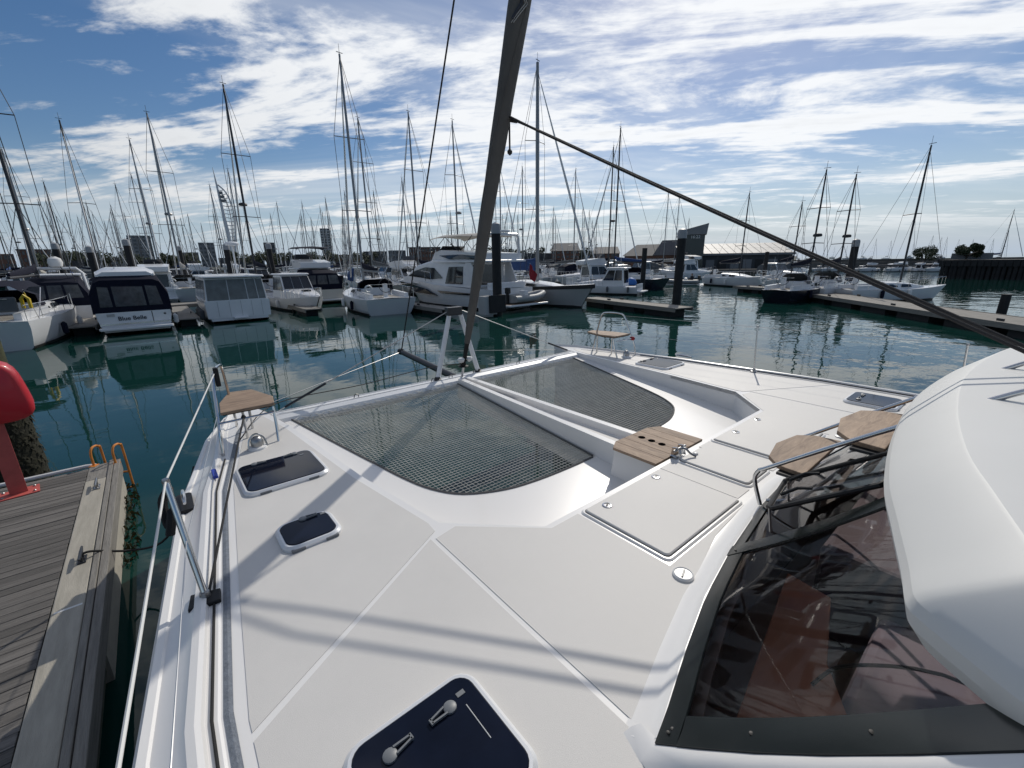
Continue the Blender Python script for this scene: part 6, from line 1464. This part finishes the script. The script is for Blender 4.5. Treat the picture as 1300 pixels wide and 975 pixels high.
# trees along the left shore
for k, (x, D, w_, h_, lb_) in enumerate(((90, 270, 26, 9, 'dark tree clump on the shore behind the satellite dome'), (140, 265, 30, 9, 'dark tree clump left of the pale apartment block'), (215, 262, 26, 8, 'dark tree clump left of the sail-shaped tower'), (320, 262, 34, 9, 'dark tree clump right of the sail-shaped tower'), (372, 258, 26, 8, 'dark tree clump left of the narrow tower block'), (442, 258, 34, 8, 'dark tree clump right of the narrow tower block'), (630, 240, 26, 9, 'dark tree clump behind the capped black pile'), (675, 238, 24, 9, 'dark tree clump left of the grey hulled yacht mast'), (742, 200, 14, 7, 'dark tree clump between the brick houses'))):
    rnd = random.Random(k)
    p = depth(x, 335, D); r = thing('tree', lb_, 'tree', (p.x, p.y, 1.0))
    MB().tube([(0,0,-0.5), (0.1,0,h_*0.5)], [0.35, 0.2], 6).build('trunk', 'bark', r)
    lv = MB(); rot = R(39.5)
    cl = [(rnd.uniform(-.5,.5)*w_, rnd.uniform(-2,2), h_*rnd.uniform(0.35, 0.8), rnd.uniform(1.5, 2.6)) for _ in range(14)]
    for _ in range(2200):
        cx, cy, cz, cr = rnd.choice(cl); v = Vector((rnd.gauss(0,1), rnd.gauss(0,1), rnd.gauss(0,1))).normalized()*cr*rnd.uniform(.5, 1.05)
        c = Vector((cx*math.cos(rot) + cy*math.sin(rot), -cx*math.sin(rot) + cy*math.cos(rot), cz)) + v; u = Vector((rnd.gauss(0,1), rnd.gauss(0,1), rnd.gauss(0,1))).normalized()*0.5; q_ = u.orthogonal().normalized()*0.32
        lv.add([c-u, c+q_, c+u, c-q_], [(0,1,2,3)])
    lv.build('crown', 'leaf', r)
# sail-shaped observation tower
def sail_tower():
    D = 600; p = depth(298, 335, D); d = ray(298, 335); 
    r = thing('observation_tower', 'slender white sail-shaped observation tower on the far left skyline', 'tower', (p.x, p.y, 0), -YAW + R(30)); r.scale = (0.78, 0.78, 1.0)
    H = 104
    lean = lambda z: -3.0 + 0.0*z
    MB().tube([(0, 0, -2), (-1.0, 0, 30), (-2.6, 0, 62), (-4.0, 0, 88), (-5.0, 0, H)], [3.2, 2.6, 2.0, 1.2, 0.25], 10).build('spire', 'tower_white', r, smooth=True)
    arc = [(1.2, 0, -2), (4.5, 0, 20), (8.6, 0, 40), (10.6, 0, 55), (9.6, 0, 68), (5.0, 0, 80), (-2.5, 0, 87)]
    MB().tube(smooth_path(arc, 5), [1.5]*16 + [1.0]*15, 8).build('sail_rib', 'tower_white', r, smooth=True)
    MB().tube(smooth_path([(0.5, 2, 10), (3.2, 2, 30), (5.6, 2, 50), (5.0, 2, 66), (0.5, 2, 78)], 5), 0.9, 6).build('inner_rib', 'tower_white', r, smooth=True)
    for z in range(30, 84, 4):
        xr = lerp([(20, 4.5), (40, 8.6), (55, 10.6), (68, 9.6), (80, 5.0), (87, -2.5)], z); xl = lerp([(30, -1.0), (62, -2.6), (88, -4.0)], z)
        MB().tube([(xl, 0, z), ((xl+xr)/2, -1.0, z-1.0), (xr, 0, z)], 0.42, 6).build('cross_rib', 'tower_white', r, smooth=True)
    for z in (70, 74, 78): MB().box(-3.0, 4.2 - (z-70)*0.35, -2.5, 2.5, z, z+2.2).build('viewing_deck', 'wall_grey', r)
sail_tower()
